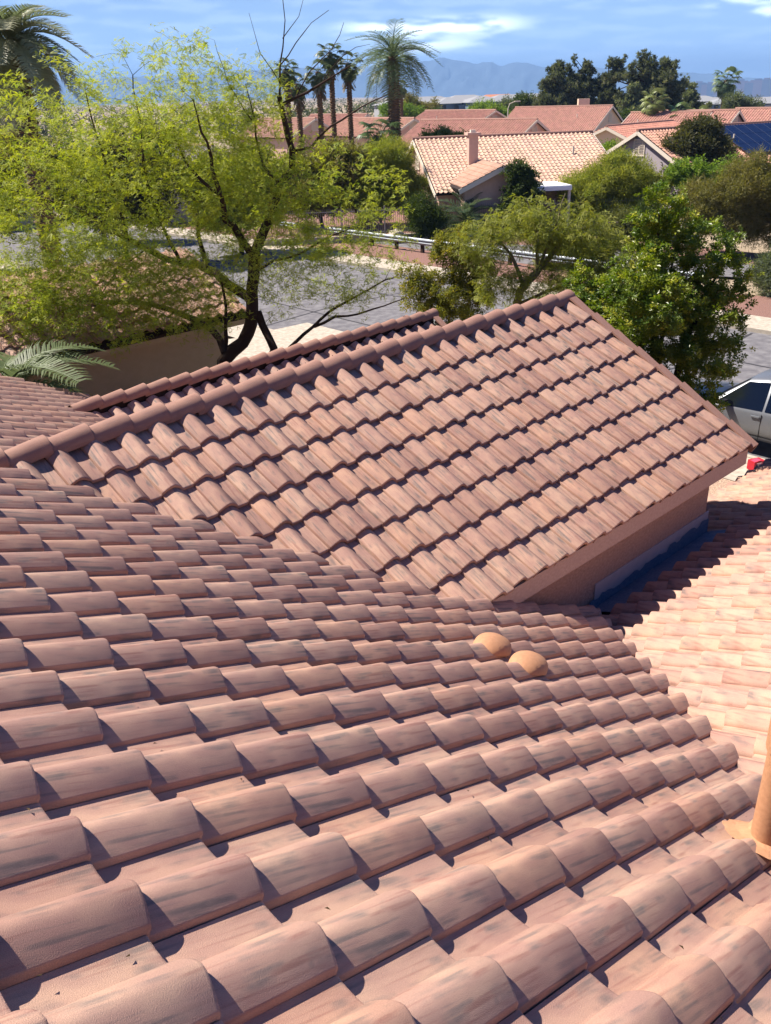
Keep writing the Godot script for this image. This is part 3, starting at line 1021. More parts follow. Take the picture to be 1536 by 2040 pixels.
	hb.box(hp(8.2, -16.97, -5.75) - o, Vector3(0.30, 0.22, 0.05), Basis(U, UP, V))
	part("meter_box", hb.mesh(), M.tan_wall, wl)
	var li := MB.new()
	li.tube([hp(8.62, -16.96, -5.68) - o, hp(8.62, -16.8, -5.72) - o, hp(8.62, -16.78, -5.8) - o], 0.09, 0.06, 8)
	part("wall_light", li.mesh(), M.deck, wl)
	var nb := slope_basis(U, V * cos(pitch) - UP * sin(pitch))
	var nr := MB.new()
	nr.box(hp(3.4, -17.55, -3.94) - o, Vector3(15.6, 0.1, 2.6), nb)
	var bk := slope_basis(-U, -V * cos(pitch) - UP * sin(pitch))
	nr.box(hp(3.4, -19.87, -3.94) - o, Vector3(15.6, 0.1, 2.6), bk)
	var nroof := part("roof", nr.mesh(), M.deck, nh)
	var shp := []
	for k in 3: shp.append(tile_shape(Vector2(0.25 * k, 0.1)).mesh())
	var more := []; var mc := []
	for j in 7:
		for i in 52:
			var c := hp(-4.4 + 0.3 * i, -16.4, -4.42) - nb.z * EXPO * j + nb.y * 0.03
			var x := Transform3D(nb, c - o)
			if seen(c, 1.02) and j < 5 and i > 6:
				part("roof_tile", shp[rng.randi() % 3], M.tiles[rng.randi() % 5], nroof).transform = x
			else:
				more.append(x); mc.append(Color(1, 1, 1))
	copies("roof_tiles_beyond", shp[0], M.tiles[2], more, [], nroof)
	var nf := MB.new()
	nf.box(hp(3.4, -16.42, -4.56) - o, Vector3(15.6, 0.2, 0.04), Basis(U, UP, V))
	part("fascia_board", nf.mesh(), M.tan_wall, nh)


func far_town() -> void:
	var rng := RandomNumberGenerator.new(); rng.seed = 9
	var blue := mat(Color8(92, 112, 136), 0.85); var grey := mat(Color8(150, 152, 156), 0.85); var roofm := mat(Color8(136, 138, 142), 0.8); var glass := mat(Color8(30, 40, 56), 0.25)
	var rust := mat(Color8(176, 118, 92), 0.85)
	var spec := [[2.0, 262, 15, 6.2, 0], [3.3, 266, 16, 6.5, 0], [4.55, 258, 9, 6.2, 1], [5.55, 270, 14, 6.6, 0], [6.5, 256, 10, 6.3, 1], [7.5, 268, 15, 6.5, 0], [9.0, 262, 22, 6.4, 0], [18.7, 300, 15, 6.3, 0], [19.7, 312, 12, 5.8, 1], [20.7, 296, 15, 5.6, 1], [21.75, 300, 13, 5.4, 0], [22.9, 306, 16, 5.6, 0]]
	var words := ["grey townhouse nearest the date palm in the far left terrace", "pale grey townhouse second in the far left terrace", "dark blue townhouse with white hipped roof behind the palm bush", "grey townhouse between the two dark blue ones", "dark blue townhouse with wide white hipped roof left of the dark pine", "grey townhouse with small rust roof in the left terrace", "long grey townhouse ending at the first dark pine", "grey townhouse just right of the small round pine", "dark blue townhouse behind the lone tall fan palm", "teal townhouse with pale hipped roof right of the lone fan palm", "grey townhouse second from the right photo edge", "grey townhouse cut by the right photo edge"]
	for k in spec.size():
		var q = spec[k]
		var a := deg_to_rad(q[0])
		var at := Vector3(sin(a) * q[1], 0, -cos(a) * q[1])
		at.y = ground_height(at.x, at.z) - 0.2
		if k > 6: at.y -= 1.5
		var h := thing("townhouse", words[k], "townhouse", at, "far townhouses")
		h.rotation.y = -a + 0.35
		var w: float = q[2]; var ht: float = q[3] - 1.4
		var b := MB.new()
		b.box(Vector3(0, ht / 2, 0), Vector3(w, ht, 10))
		b.box(Vector3(w * 0.22, ht * 0.45, 5.6), Vector3(w * 0.42, ht * 0.9, 1.6))
		part("wall", b.mesh(), blue if q[4] else grey, h)
		var r := MB.new()
		var e := [Vector3(-w / 2 - 0.6, ht, 5.7), Vector3(w / 2 + 0.6, ht, 5.7), Vector3(w / 2 + 0.6, ht, -5.7), Vector3(-w / 2 - 0.6, ht, -5.7)]
		var t1 := Vector3(-w / 2 + 4.2, ht + 1.5, 0); var t2 := Vector3(w / 2 - 4.2, ht + 1.5, 0)
		if t1.x > t2.x: t1.x = 0; t2.x = 0.01
		r.quad(e[0], e[1], t2, t1); r.quad(e[2], e[3], t1, t2)
		r.tri(e[1], e[2], t2); r.tri(e[3], e[0], t1)
		r.quad(e[3], e[2], e[1], e[0])
		part("roof", r.mesh(), rust if k == 5 else roofm, h)
		for f in 2:
			for c in int(w / 3.0):
				var g := MB.new()
				g.box(Vector3(-w / 2 + 1.5 + 3.0 * c, 1.3 + 2.5 * f, 5.02 if absf(-w / 2 + 1.5 + 3.0 * c - w * 0.22) > w * 0.22 else 6.42), Vector3(1.2, 1.4, 0.1))
				part("window", g.mesh(), glass, h)
	var fx := []; var fc := []
	for k in 2600:
		var a := deg_to_rad(rng.randf_range(-45, 45)); var dd := 170.0 * pow(12.0, rng.randf())
		if dd < 300 and a > -0.02: dd += 200
		var sc := rng.randf_range(2.0, 5.0) * (1.0 + dd / 2500.0)
		var p := Vector3(sin(a) * dd, 0, -cos(a) * dd)
		p.y = ground_height(p.x, p.z) + sc * 0.35
		fx.append(Transform3D(Basis(UP, rng.randf() * TAU).scaled(Vector3(sc * 1.6, sc, sc * 1.6)), p))
		var f := rng.randf_range(0.7, 1.3)
		fc.append(Color(0.07 * f, 0.085 * f, 0.045 * f))
	M.fluff_far = fluff_mesh(0.5, 22, 0.05, 6)
	copies("distant_trees", M.fluff_far, M.leaf, fx, fc, self)
	var towers := [[18.55, 40, 62, 0], [18.85, 62, 78, 1], [19.15, 46, 70, 0], [19.45, 52, 74, 1], [19.85, 40, 60, 0], [20.4, 48, 70, 0], [20.75, 40, 66, 1], [21.05, 66, 84, 0], [21.5, 56, 74, 1], [21.95, 70, 86, 0], [22.4, 60, 88, 1]]
	var tw := ["slim hazy tower leftmost in the far skyline", "broad hazy tower second from left in the far skyline", "hazy tower left of the lone fan palm crown", "stepped hazy tower just behind the lone fan palm crown", "low hazy tower just right of the lone fan palm", "hazy slab tower sixth from left in the skyline", "slim hazy tower seventh from left in the skyline", "wide hazy hotel tower in the right of the skyline", "hazy tower between the two wide hotel towers", "widest hazy hotel tower near the right photo edge", "hazy tower cut by the right photo edge"]
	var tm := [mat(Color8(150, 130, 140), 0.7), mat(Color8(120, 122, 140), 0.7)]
	for k in towers.size():
		var q = towers[k]
		var a := deg_to_rad(q[0])
		var at := Vector3(sin(a) * 5000, 0, -cos(a) * 5000)
		at.y = ground_height(at.x, at.z) - 2
		var t := thing("skyscraper", tw[k], "skyscraper", at, "far city skyline")
		t.rotation.y = -a
		var b := MB.new()
		b.box(Vector3(0, q[2] / 2.0, 0), Vector3(q[1], q[2], 30))
		part("tower_body", b.mesh(), tm[q[3]], t)
		var c := MB.new()
		c.box(Vector3(0, q[2] + 3, 0), Vector3(q[1] * 0.5, 7, 16))
		part("tower_crown", c.mesh(), tm[1 - q[3]], t)


# ---------------------------------------------------------------- street, truck, fence
func street_things() -> void:
	# steel guard rail on wooden posts
	var gr := thing("guard_rail", "long galvanised guard rail along the far side of the street", "guard rail", hp(34.5, -30, -8))
	var o := gr.position
	var rail := MB.new()
	var sec := [[0.0, 0.42], [0.03, 0.47], [0.09, 0.50], [0.09, 0.535], [0.03, 0.575], [0.03, 0.605], [0.09, 0.645], [0.09, 0.68], [0.03, 0.71], [0.0, 0.75]]
	for k in sec.size() - 1:
		var p := func(e: int, v: float) -> Vector3: return hp(34.42 - sec[e][0], v, -7.9 + sec[e][1]) - o
		rail.quad(p.call(k, -46.0), p.call(k, -17.0), p.call(k + 1, -17.0), p.call(k + 1, -46.0))
	part("rail", rail.mesh(), M.steel, gr)
	var pm := MB.new()
	pm.box(Vector3(0, 0.36, 0), Vector3(0.16, 0.74, 0.16), Basis(U, UP, V))
	var pmesh := pm.mesh()
	for k in 15:
		part("post", pmesh, M.bark, gr).position = hp(34.52, -45.5 + 2.0 * k, -8) - o
	# wrought iron fence on a low stone edge in front of the pale house
	var fa := Vector3(-7.0, 0.45, -52.3); var fb := Vector3(18.0, 0.45, -53.8)
	var fence := thing("iron_fence", "thin pale iron bar fence in front of the pale house's garden", "fence", Vector3(6, 0.45, -53))
	var fd := (fb - fa).normalized(); var fl := fa.distance_to(fb)
	var rl := MB.new()
	for h in [0.15, 1.35]:
		rl.box((fa + fb) / 2 + UP * h - fence.position, Vector3(fl, 0.05, 0.03), Basis(fd, UP, fd.cross(UP)))
	var iron := mat(Color8(150, 142, 132), 0.6)
	part("rail", rl.mesh(), iron, fence)
	var br := MB.new()
	for k in int(fl / 0.115):
		br.box(fa + fd * 0.115 * k + UP * 0.75 - fence.position, Vector3(0.022, 1.5, 0.022), Basis(fd, UP, fd.cross(UP)))
	part("bars", br.mesh(), iron, fence, "stuff")
	for k in 11:
		var ps := MB.new()
		ps.box(fa + fd * fl * k / 10.0 + UP * 0.8 - fence.position, Vector3(0.07, 1.6, 0.07), Basis(fd, UP, fd.cross(UP)))
		part("post", ps.mesh(), iron, fence)
	var cw := thing("stone_edging", "low pale stone edging wall under the iron fence", "wall", Vector3(6, 0, -53))
	var cm := MB.new()
	cm.box((fa + fb) / 2 - UP * 0.24 - cw.position, Vector3(fl, 0.44, 0.3), Basis(fd, UP, fd.cross(UP)))
	part("wall_base", cm.mesh(), M.concrete, cw)
	var pad := MB.new()
	pad.sheet([Vector3(-7, 0.42, -52.4), Vector3(18, 0.42, -53.9), Vector3(20, 0.42, -64), Vector3(-7, 0.42, -64)])
	part("garden_bed", pad.mesh(), M.red_gravel, self, "structure")
	for q in [[Vector3(1.15, 0.4, -51.9), 0.55, "small pale boulder beside the iron fence left of the date palm shrub"], [Vector3(17.0, 0.3, -52.0), 1.25, "big pale grey boulder left of the large green shrub"], [Vector3(8.6, 0.1, -45.4), 0.6, "low tan boulder behind the guard rail"]]:
		var bm := MB.new()
		boulder(bm, q[1])
		var bo := part(numbered("boulder"), bm.mesh(), M.concrete, self)
		bo.position = q[0]
		tag(bo, q[2], "boulder")
	# street lamp among the red roofs
	var sl := thing("street_lamp", "thin pale street lamp standing among the red roofs", "street lamp", Vector3(17.4, 0, -122.0))
	var lp := MB.new()
	lp.tube([Vector3.ZERO, Vector3(0, 5.6, 0)], 0.09, 0.06, 8)
	part("pole", lp.mesh(), M.trim, sl)
	var la := MB.new()
	la.tube([Vector3(0, 5.5, 0), Vector3(0.2, 6.1, 0), Vector3(0.9, 6.35, 0)], 0.05, 0.05, 6)
	la.box(Vector3(1.2, 6.35, 0), Vector3(0.7, 0.14, 0.3))
	part("lamp_arm", la.mesh(), M.trim, sl)
	red_box()
	truck()


func boulder(mb: MB, r: float) -> void:
	var nz := FastNoiseLite.new(); nz.seed = int(r * 100); nz.frequency = 0.8
	var f := func(i: int, j: int) -> Vector3:
		var a := TAU * i / 14.0; var b := PI * j / 8.0
		var q := Vector3(sin(b) * cos(a), cos(b) * 0.75, sin(b) * sin(a))
		return q * r * (1.0 + 0.35 * nz.get_noise_3dv(q * 2.0))
	for i in 14:
		for j in 8:
			mb.quad(f.call(i, j), f.call(i + 1, j), f.call(i + 1, j + 1), f.call(i, j + 1))


func red_box() -> void:
	var b := thing("drink_carton", "small red drinks carton standing on the concrete drive", "carton", Vector3(8.34, 0.126, -17.75))
	b.scale = Vector3.ONE * 0.88
	b.rotation.y = 0.35
	var red := mat(Color8(170, 30, 46), 0.55)
	var white := mat(Color8(232, 214, 214), 0.5)
	var m := MB.new()
	m.box(Vector3(0, 0.125, 0), Vector3(0.34, 0.25, 0.24))
	var body := part("carton_body", m.mesh(), red, b)
	var l := MB.new()
	l.box(Vector3(0.01, 0.10, 0.1215), Vector3(0.12, 0.11, 0.003))
	part("white_label", l.mesh(), white, body)
	var t := MB.new()
	t.box(Vector3(-0.01, 0.205, 0.1215), Vector3(0.16, 0.018, 0.003))
	t.box(Vector3(-0.02, 0.182, 0.1215), Vector3(0.1, 0.012, 0.003))
	part("lettering", t.mesh(), white, body)
	var f := MB.new()
	f.box(Vector3(-0.06, 0.262, 0.03), Vector3(0.2, 0.012, 0.16), Basis(Vector3.BACK, 0.12))
	part("open_flap", f.mesh(), mat(Color8(226, 70, 96), 0.5), body)


func truck() -> void:
	var t := thing("pickup_truck", "silver pickup truck parked beside the street at the right edge", "truck", hp(20.05, -8.02, -8))
	t.basis = Basis(U, UP, V)     # local x across (+ away), z backwards
	var paint := mat(Color8(112, 116, 122), 0.36, 0.5); paint.metallic = 0.4; paint.clearcoat_enabled = true; paint.clearcoat = 0.6
	var glass := mat(Color8(10, 13, 20), 0.08, 0.7)
	var black := mat(Color8(22, 22, 24), 0.7)
	# stations along z: [z, sill y, shoulder y, shoulder half width, top y, top half width]
	var st := [[-2.62, 0.45, 0.78, 0.74, 0.88, 0.66], [-2.5, 0.42, 0.92, 0.86, 1.02, 0.74], [-1.6, 0.40, 1.00, 0.92, 1.10, 0.80], [-1.02, 0.38, 1.06, 0.925, 1.16, 0.80], [-0.25, 0.38, 1.08, 0.925, 1.74, 0.60], [0.15, 0.38, 1.08, 0.925, 1.80, 0.60], [1.15, 0.38, 1.09, 0.925, 1.78, 0.60], [1.32, 0.38, 1.10, 0.925, 1.70, 0.62], [1.40, 0.40, 1.10, 0.925, 1.12, 0.90], [2.60, 0.45, 1.10, 0.91, 1.12, 0.88], [2.66, 0.5, 1.05, 0.88, 1.07, 0.85]]
	var ring := func(q: Array) -> Array:
		var r := []
		for e in [[0.86, q[1]], [0.985, q[1] + 0.12], [1.0, (q[1] + q[2]) * 0.52], [0.985, q[2] - 0.06], [0.955, q[2]]]:
			r.append(Vector3(-q[3] * e[0], e[1], q[0]))
		r.append(Vector3(-q[5], q[4] - 0.05, q[0]))
		r.append(Vector3(-q[5] * 0.86, q[4], q[0]))
		r.append(Vector3(0, q[4] + 0.025, q[0]))
		for k in range(6, -1, -1):
			r.append(Vector3(-r[k].x, r[k].y, q[0]))
		return r
	var sh := MB.new()
	for k in st.size() - 1:
		var a: Array = ring.call(st[k]); var b: Array = ring.call(st[k + 1])
		for e in a.size() - 1:
			sh.quad(a[e], a[e + 1], b[e + 1], b[e])
		sh.quad(a[a.size() - 1], a[0], b[0], b[b.size() - 1])
	for q in [st[0], st[st.size() - 1]]:
		var a: Array = ring.call(q)
		for e in range(1, a.size() - 1):
			sh.tri(a[0], a[e], a[e + 1])
	var tool := SurfaceTool.new()
	tool.begin(Mesh.PRIMITIVE_TRIANGLES)
	tool.set_smooth_group(0)
	for k in sh.v.size():
		tool.add_vertex(sh.v[k])
	tool.index()
	tool.generate_normals()
	var body := part("body", tool.commit(), paint, t)
	for sd in [-1.0, 1.0]:
		var on := func(z: float, f: float) -> Vector3:
			# on the slanted cabin side, f from belt line to roof edge
			var k := 0
			while k < st.size() - 2 and st[k + 1][0] < z: k += 1
			var g := clampf((z - st[k][0]) / (st[k + 1][0] - st[k][0]), 0, 1)
			var lo := Vector2(0.955 * lerpf(st[k][3], st[k + 1][3], g), lerpf(st[k][2], st[k + 1][2], g))
			var hi := Vector2(lerpf(st[k][5], st[k + 1][5], g), lerpf(st[k][4], st[k + 1][4], g) - 0.05)
			var p := lo.lerp(hi, f)
			return Vector3(sd * (p.x + 0.008), p.y, z)
		for q in [[[-0.95, 0.05], [0.24, 0.05], [0.24, 0.985], [-0.262, 0.98]], [[0.30, 0.05], [1.2, 0.05], [1.14, 0.97], [0.30, 0.985]]]:
			var w := MB.new()
			var a: Vector3 = on.call(q[0][0], q[0][1]); var b: Vector3 = on.call(q[1][0], q[1][1]); var c: Vector3 = on.call(q[2][0], q[2][1]); var d: Vector3 = on.call(q[3][0], q[3][1])
			if sd < 0: w.quad(a, b, c, d)
			else: w.quad(d, c, b, a)
			part("side_window", w.mesh(), glass, body)
		var hd := MB.new()
		hd.box(Vector3(sd * 0.935, 0.98, 0.12), Vector3(0.03, 0.035, 0.2))
		part("door_handle", hd.mesh(), M.steel, body)
		var gap := MB.new()
		gap.box(Vector3(sd * 0.922, 0.72, 0.26), Vector3(0.012, 0.66, 0.012))
		gap.box(Vector3(sd * 0.922, 0.72, -0.86), Vector3(0.012, 0.66, 0.012))
		gap.box(Vector3(sd * 0.915, 0.52, 0.2), Vector3(0.02, 0.02, 2.2))
		part("door_seam", gap.mesh(), black, body)
		var mr := MB.new()
		mr.box(Vector3(sd * 1.04, 1.17, -0.62), Vector3(0.22, 0.17, 0.1), Basis(UP, sd * 0.15))
		mr.box(Vector3(sd * 0.93, 1.11, -0.62), Vector3(0.1, 0.05, 0.06))
		part("wing_mirror", mr.mesh(), black, body)
		var hl := MB.new()
		hl.box(Vector3(sd * 0.68, 0.84, -2.5), Vector3(0.3, 0.16, 0.22), Basis(UP, sd * -0.3))
		part("headlight", hl.mesh(), M.steel, body)
		for z in [-1.72, 1.62]:
			var ty := MB.new()
			ty.tube([Vector3(sd * 0.72, 0.38, z), Vector3(sd * 0.945, 0.38, z)], 0.38, 0.38, 24)
			var tyre := part("wheel", ty.mesh(), black, t)
			var rim := MB.new()
			rim.tube([Vector3(sd * 0.93, 0.38, z), Vector3(sd * 0.955, 0.38, z)], 0.23, 0.2, 16)
			part("rim", rim.mesh(), M.steel, tyre)
	var ws := MB.new()
	ws.quad(Vector3(-0.76, 1.20, -0.97), Vector3(-0.56, 1.715, -0.27), Vector3(0.56, 1.715, -0.27), Vector3(0.76, 1.20, -0.97))
	part("windscreen", ws.mesh(), glass, body).position = Vector3(0, 0.014, -0.012)


# ---------------------------------------------------------------- plants
func spray_mesh() -> ArrayMesh:
	# feathery compound leaf, 17 cm long, hanging along +z
	var mb := MB.new()
	for s in [-1.0, 1.0]:
		for k in 9:
			var f := (k + 1) / 9.0
			var c := Vector3(s * 0.05 * f, -0.02 * f * f, 0.13 * f)
			for e in [-1.0, 1.0]:
				var d := Vector3(e * 0.8, 0.15, 0.6).normalized() * 0.030
				var w := Vector3(0.2, 0, -0.5).normalized() * 0.0065
				mb.tri(c - w, c + w, c + d)
	return mb.mesh()


func broad_mesh(size: float, count: int, seed_: int) -> ArrayMesh:
	# a twig end with folded oval leaves
	var rng := RandomNumberGenerator.new(); rng.seed = seed_
	var mb := MB.new()
	for k in count:
		var a := TAU * k * 0.382 + rng.randf() * 0.6
		var e := rng.randf_range(-0.15, 0.9)
		var d := Vector3(cos(a) * cos(e), sin(e), sin(a) * cos(e))
		var s := d.cross(UP).normalized()
		if s.length() < 0.1: s = Vector3.RIGHT
		s = s.rotated(d, rng.randf_range(-0.6, 0.6))
		var n := s.cross(d)
		var b := d * size * 0.25 + UP * rng.randf_range(0.0, size * 1.2)
		var l := size * rng.randf_range(0.8, 1.25)
		var tip := b + d * l - n * l * 0.12
		var m := b + d * l * 0.5
		var w := l * 0.24
		mb.tri(b, m + s * w + n * w * 0.3, tip)
		mb.tri(b, tip, m - s * w + n * w * 0.3)
	return mb.mesh()


func fluff_mesh(r: float, count: int, thin: float, seed_: int) -> ArrayMesh:
	# a loose clump of slender leaflets
	var rng := RandomNumberGenerator.new(); rng.seed = seed_
	var mb := MB.new()
	for k in count:
		var c := Vector3(rng.randfn(), rng.randfn(), rng.randfn()) * r * 0.45
		var d := (c.normalized() + Vector3(rng.randfn(), rng.randfn() + 0.3, rng.randfn()) * 0.7).normalized()
		var s := d.cross(Vector3(rng.randfn(), rng.randfn(), rng.randfn())).normalized()
		var l := r * rng.randf_range(0.35, 0.7)
		mb.tri(c - s * thin, c + s * thin, c + d * l)
	return mb.mesh()


func tuft_mesh(r: float, count: int, seed_: int) -> ArrayMesh:
	# pine needles in a brush
	var rng := RandomNumberGenerator.new(); rng.seed = seed_
	var mb := MB.new()
	for k in count:
		var d := Vector3(rng.randfn(), rng.randfn() * 0.7 + 0.5, rng.randfn()).normalized()
		var s := d.cross(Vector3(rng.randfn(), rng.randfn(), rng.randfn())).normalized() * r * 0.13
		var b := Vector3(rng.randfn(), rng.randfn(), rng.randfn()) * r * 0.3
		mb.tri(b - s, b + s, b + d * r)
	return mb.mesh()


func tree(o: Dictionary) -> Node3D:
	# limbs: [[points], r0, r1]; blobs: [centre, radii]; all in world metres
	var rng := RandomNumberGenerator.new(); rng.seed = o.seed
	var t := thing(o.called, o.label, o.category, o.at, o.get("group", ""))
	var at: Vector3 = o.at
	var nodes := PackedVector3Array()
	var rad := PackedFloat32Array()
	var wood := MB.new()
	for l in o.limbs:
		var pts := []
		var src: Array = l[0]
		for k in src.size() - 1:
			var p0: Vector3 = src[maxi(k - 1, 0)]; var p1: Vector3 = src[k]; var p2: Vector3 = src[k + 1]; var p3: Vector3 = src[mini(k + 2, src.size() - 1)]
			var pieces := maxi(1, int(p1.distance_to(p2) / 0.22))
			for e in pieces:
				pts.append(p1.cubic_interpolate(p2, p0, p3, float(e) / pieces) + Vector3(rng.randfn(), rng.randfn(), rng.randfn()) * 0.012)
		pts.append(src[src.size() - 1])
		for k in pts.size():
			nodes.append(pts[k]); rad.append(lerpf(l[1], l[2], float(k) / (pts.size() - 1)))
			pts[k] -= at
		wood.tube(pts, l[1], l[2], 9 if l[1] > 0.05 else 6, true, 0.08)
	part("trunk", wood.mesh(), o.get("bark", M.bark), t)
	var skip: int = o.get("bare", 0)
	var targets := []
	var total := 0.0
	for b in o.blobs: total += b[1].x * b[1].y * b[1].z
	for b in o.blobs:
		var count := int(o.targets * b[1].x * b[1].y * b[1].z / total) + 1
		for k in count:
			var q := Vector3(rng.randfn(), rng.randfn(), rng.randfn()).normalized() * pow(rng.randf(), o.get("shell", 0.5))
			targets.append(b[0] + q * b[1])
	var base_nodes := nodes.size()
	var keyed := []
	for p in targets:
		var best := 1e9
		for k in range(0, base_nodes, 2):
			best = minf(best, p.distance_squared_to(nodes[k]))
		keyed.append([best, p])
	keyed.sort_custom(func(a, b): return a[0] < b[0])
	var twig := MB.new()
	var xs := []; var cs := []
	var ca: Color = o.colors[0]; var cb: Color = o.colors[1]; var cc: Color = o.colors[2]
	var gap: float = o.get("gap", 0.06)
	var size: float = o.get("leaf_size", 1.0)
	for q in keyed:
		var p: Vector3 = q[1]
		var best := 1e9; var bi := 0
		for k in range(skip, nodes.size()):
			var dd := p.distance_squared_to(nodes[k])
			# twigs leave a limb outward and upward rather than straight down
			if dd < best: best = dd; bi = k
		var d := sqrt(best)
		if d < 0.08: continue
		var start := nodes[bi]
		var n := maxi(3, int(d / 0.25) + 2)
		n = mini(n, 8)
		var r0: float = minf(rad[bi] * 0.7, 0.005 + 0.010 * d) * o.get("twig", 1.0)
		var side := Vector3(rng.randfn(), rng.randfn() * 0.4, rng.randfn()) * d * 0.12
		var pts := []
		for k in n:
			var f := float(k) / (n - 1)
			pts.append(start.lerp(p, f) + side * sin(f * PI) + UP * sin(f * PI) * d * o.get("arch", 0.12) + Vector3(rng.randfn(), rng.randfn(), rng.randfn()) * 0.02 * f)
		for k in range(1, n):
			nodes.append(pts[k]); rad.append(lerpf(r0, 0.003, float(k) / (n - 1)))
		var loc := []
		for k in n: loc.append(pts[k] - at)
		twig.tube(loc, r0, 0.0025 * o.get("twig", 1.0), 4, false)
		if q[1].y < o.get("leaf_floor", -9.0): continue
		var tone := rng.randf()
		var count := int(minf(d, 1.4) * 0.8 / gap) + int(o.get("extra", 4))
		if rng.randf() < o.get("bald", 0.0): count = 0
		for k in count:
			var f := sqrt(rng.randf()) if d > 0.3 else rng.randf()
			f = lerpf(0.2, 1.0, f)
			var g := f * (n - 1); var gi := mini(int(g), n - 2)
			var pos: Vector3 = pts[gi].lerp(pts[gi + 1], g - gi)
			var scatter: float = o.get("scatter", 0.09)
			pos += Vector3(rng.randfn(), rng.randfn(), rng.randfn()) * scatter
			var a := rng.randf() * TAU
			var b := Basis(UP, a) * Basis(Vector3.RIGHT, rng.randf_range(o.get("droop0", -0.3), o.get("droop1", 1.1))) * Basis(Vector3.BACK, rng.randf_range(-0.8, 0.8))
			xs.append(Transform3D(b.scaled(Vector3.ONE * size * rng.randf_range(0.7, 1.3)), pos - at))
			var c := ca.lerp(cb, clampf(tone + rng.randf_range(-0.3, 0.3), 0, 1))
			if rng.randf() < o.get("accent", 0.1): c = cc
			cs.append(c)
	if twig.v.size():
		part("branches", twig.mesh(), o.get("twig_bark", o.get("bark", M.bark)), t)
	copies("crown", o.leaf, o.get("leaf_mat", M.leaf), xs, cs, t)
	return t


func simple_limbs(base: Vector3, fork: float, top: Array, r: float) -> Array:
	var f := base + UP * fork
	var out := [[[base - UP * 0.2, base + UP * fork * 0.5 + Vector3(0.04, 0, 0.03), f], r, r * 0.8]]
	for p in top:
		out.append([[f, f.lerp(p, 0.4) + UP * f.distance_to(p) * 0.08, f.lerp(p, 0.75) + UP * f.distance_to(p) * 0.05, p], r * 0.6, r * 0.12])
	return out


func frond_mesh(seed_: int, droop: float, pairs := 34) -> ArrayMesh:
	# feather palm leaf of unit length running along +z
	var rng := RandomNumberGenerator.new(); rng.seed = seed_
	var mb := MB.new()
	var rib := func(f: float) -> Vector3: return Vector3(0, 0.42 * f - droop * f * f, f * (1.0 - 0.16 * f * droop))
	var pts := []
	for k in 9: pts.append(rib.call(k / 8.0))
	mb.tube(pts, 0.012, 0.003, 5, false)
	for k in pairs:
		var f := lerpf(0.12, 1.0, float(k) / (pairs - 1))
		var c: Vector3 = rib.call(f)
		var d: Vector3 = (rib.call(minf(f + 0.03, 1.03)) - rib.call(f - 0.03)).normalized()
		var l := 0.26 * pow(sin(PI * lerpf(0.12, 0.93, f)), 0.7) + 0.02
		for s in [-1.0, 1.0]:
			var out := (Vector3(s * 0.8, 0.30 + rng.randf_range(-0.12, 0.12), 0) + d * rng.randf_range(0.55, 0.75)).normalized()
			var m := c + out * l * 0.55
			var tip := c + out * l - UP * l * 0.22
			var w := d * 0.0075
			mb.tri(c - w, c + w, m + w * 1.1); mb.tri(c - w, m + w * 1.1, m - w * 1.1)
			mb.tri(m - w * 1.1, m + w * 1.1, tip)
	return mb.mesh()


func fan_mesh(seed_: int) -> ArrayMesh:
	# fan palm leaf of unit length: bare stalk, then a pleated fan
	var rng := RandomNumberGenerator.new(); rng.seed = seed_
	var mb := MB.new()
	mb.tube([Vector3.ZERO, Vector3(0, 0.12, 0.28), Vector3(0, 0.16, 0.55)], 0.014, 0.009, 5, false)
	var hub := Vector3(0, 0.16, 0.55)
	for k in 22:
		var a := lerpf(-1.9, 1.9, k / 21.0)
		var d := Vector3(sin(a), -0.05 - 0.14 * absf(a) * 0.5, cos(a) * 0.9).normalized()
		var s := d.cross(UP).normalized() * 0.032
		var l := rng.randf_range(0.38, 0.48)
		var m := hub + d * l * 0.6
		mb.tri(hub, m + s + UP * 0.012, m - s - UP * 0.012)
		mb.tri(m - s - UP * 0.012, m + s + UP * 0.012, hub + d * l - UP * l * rng.randf_range(0.15, 0.4))
	return mb.mesh()


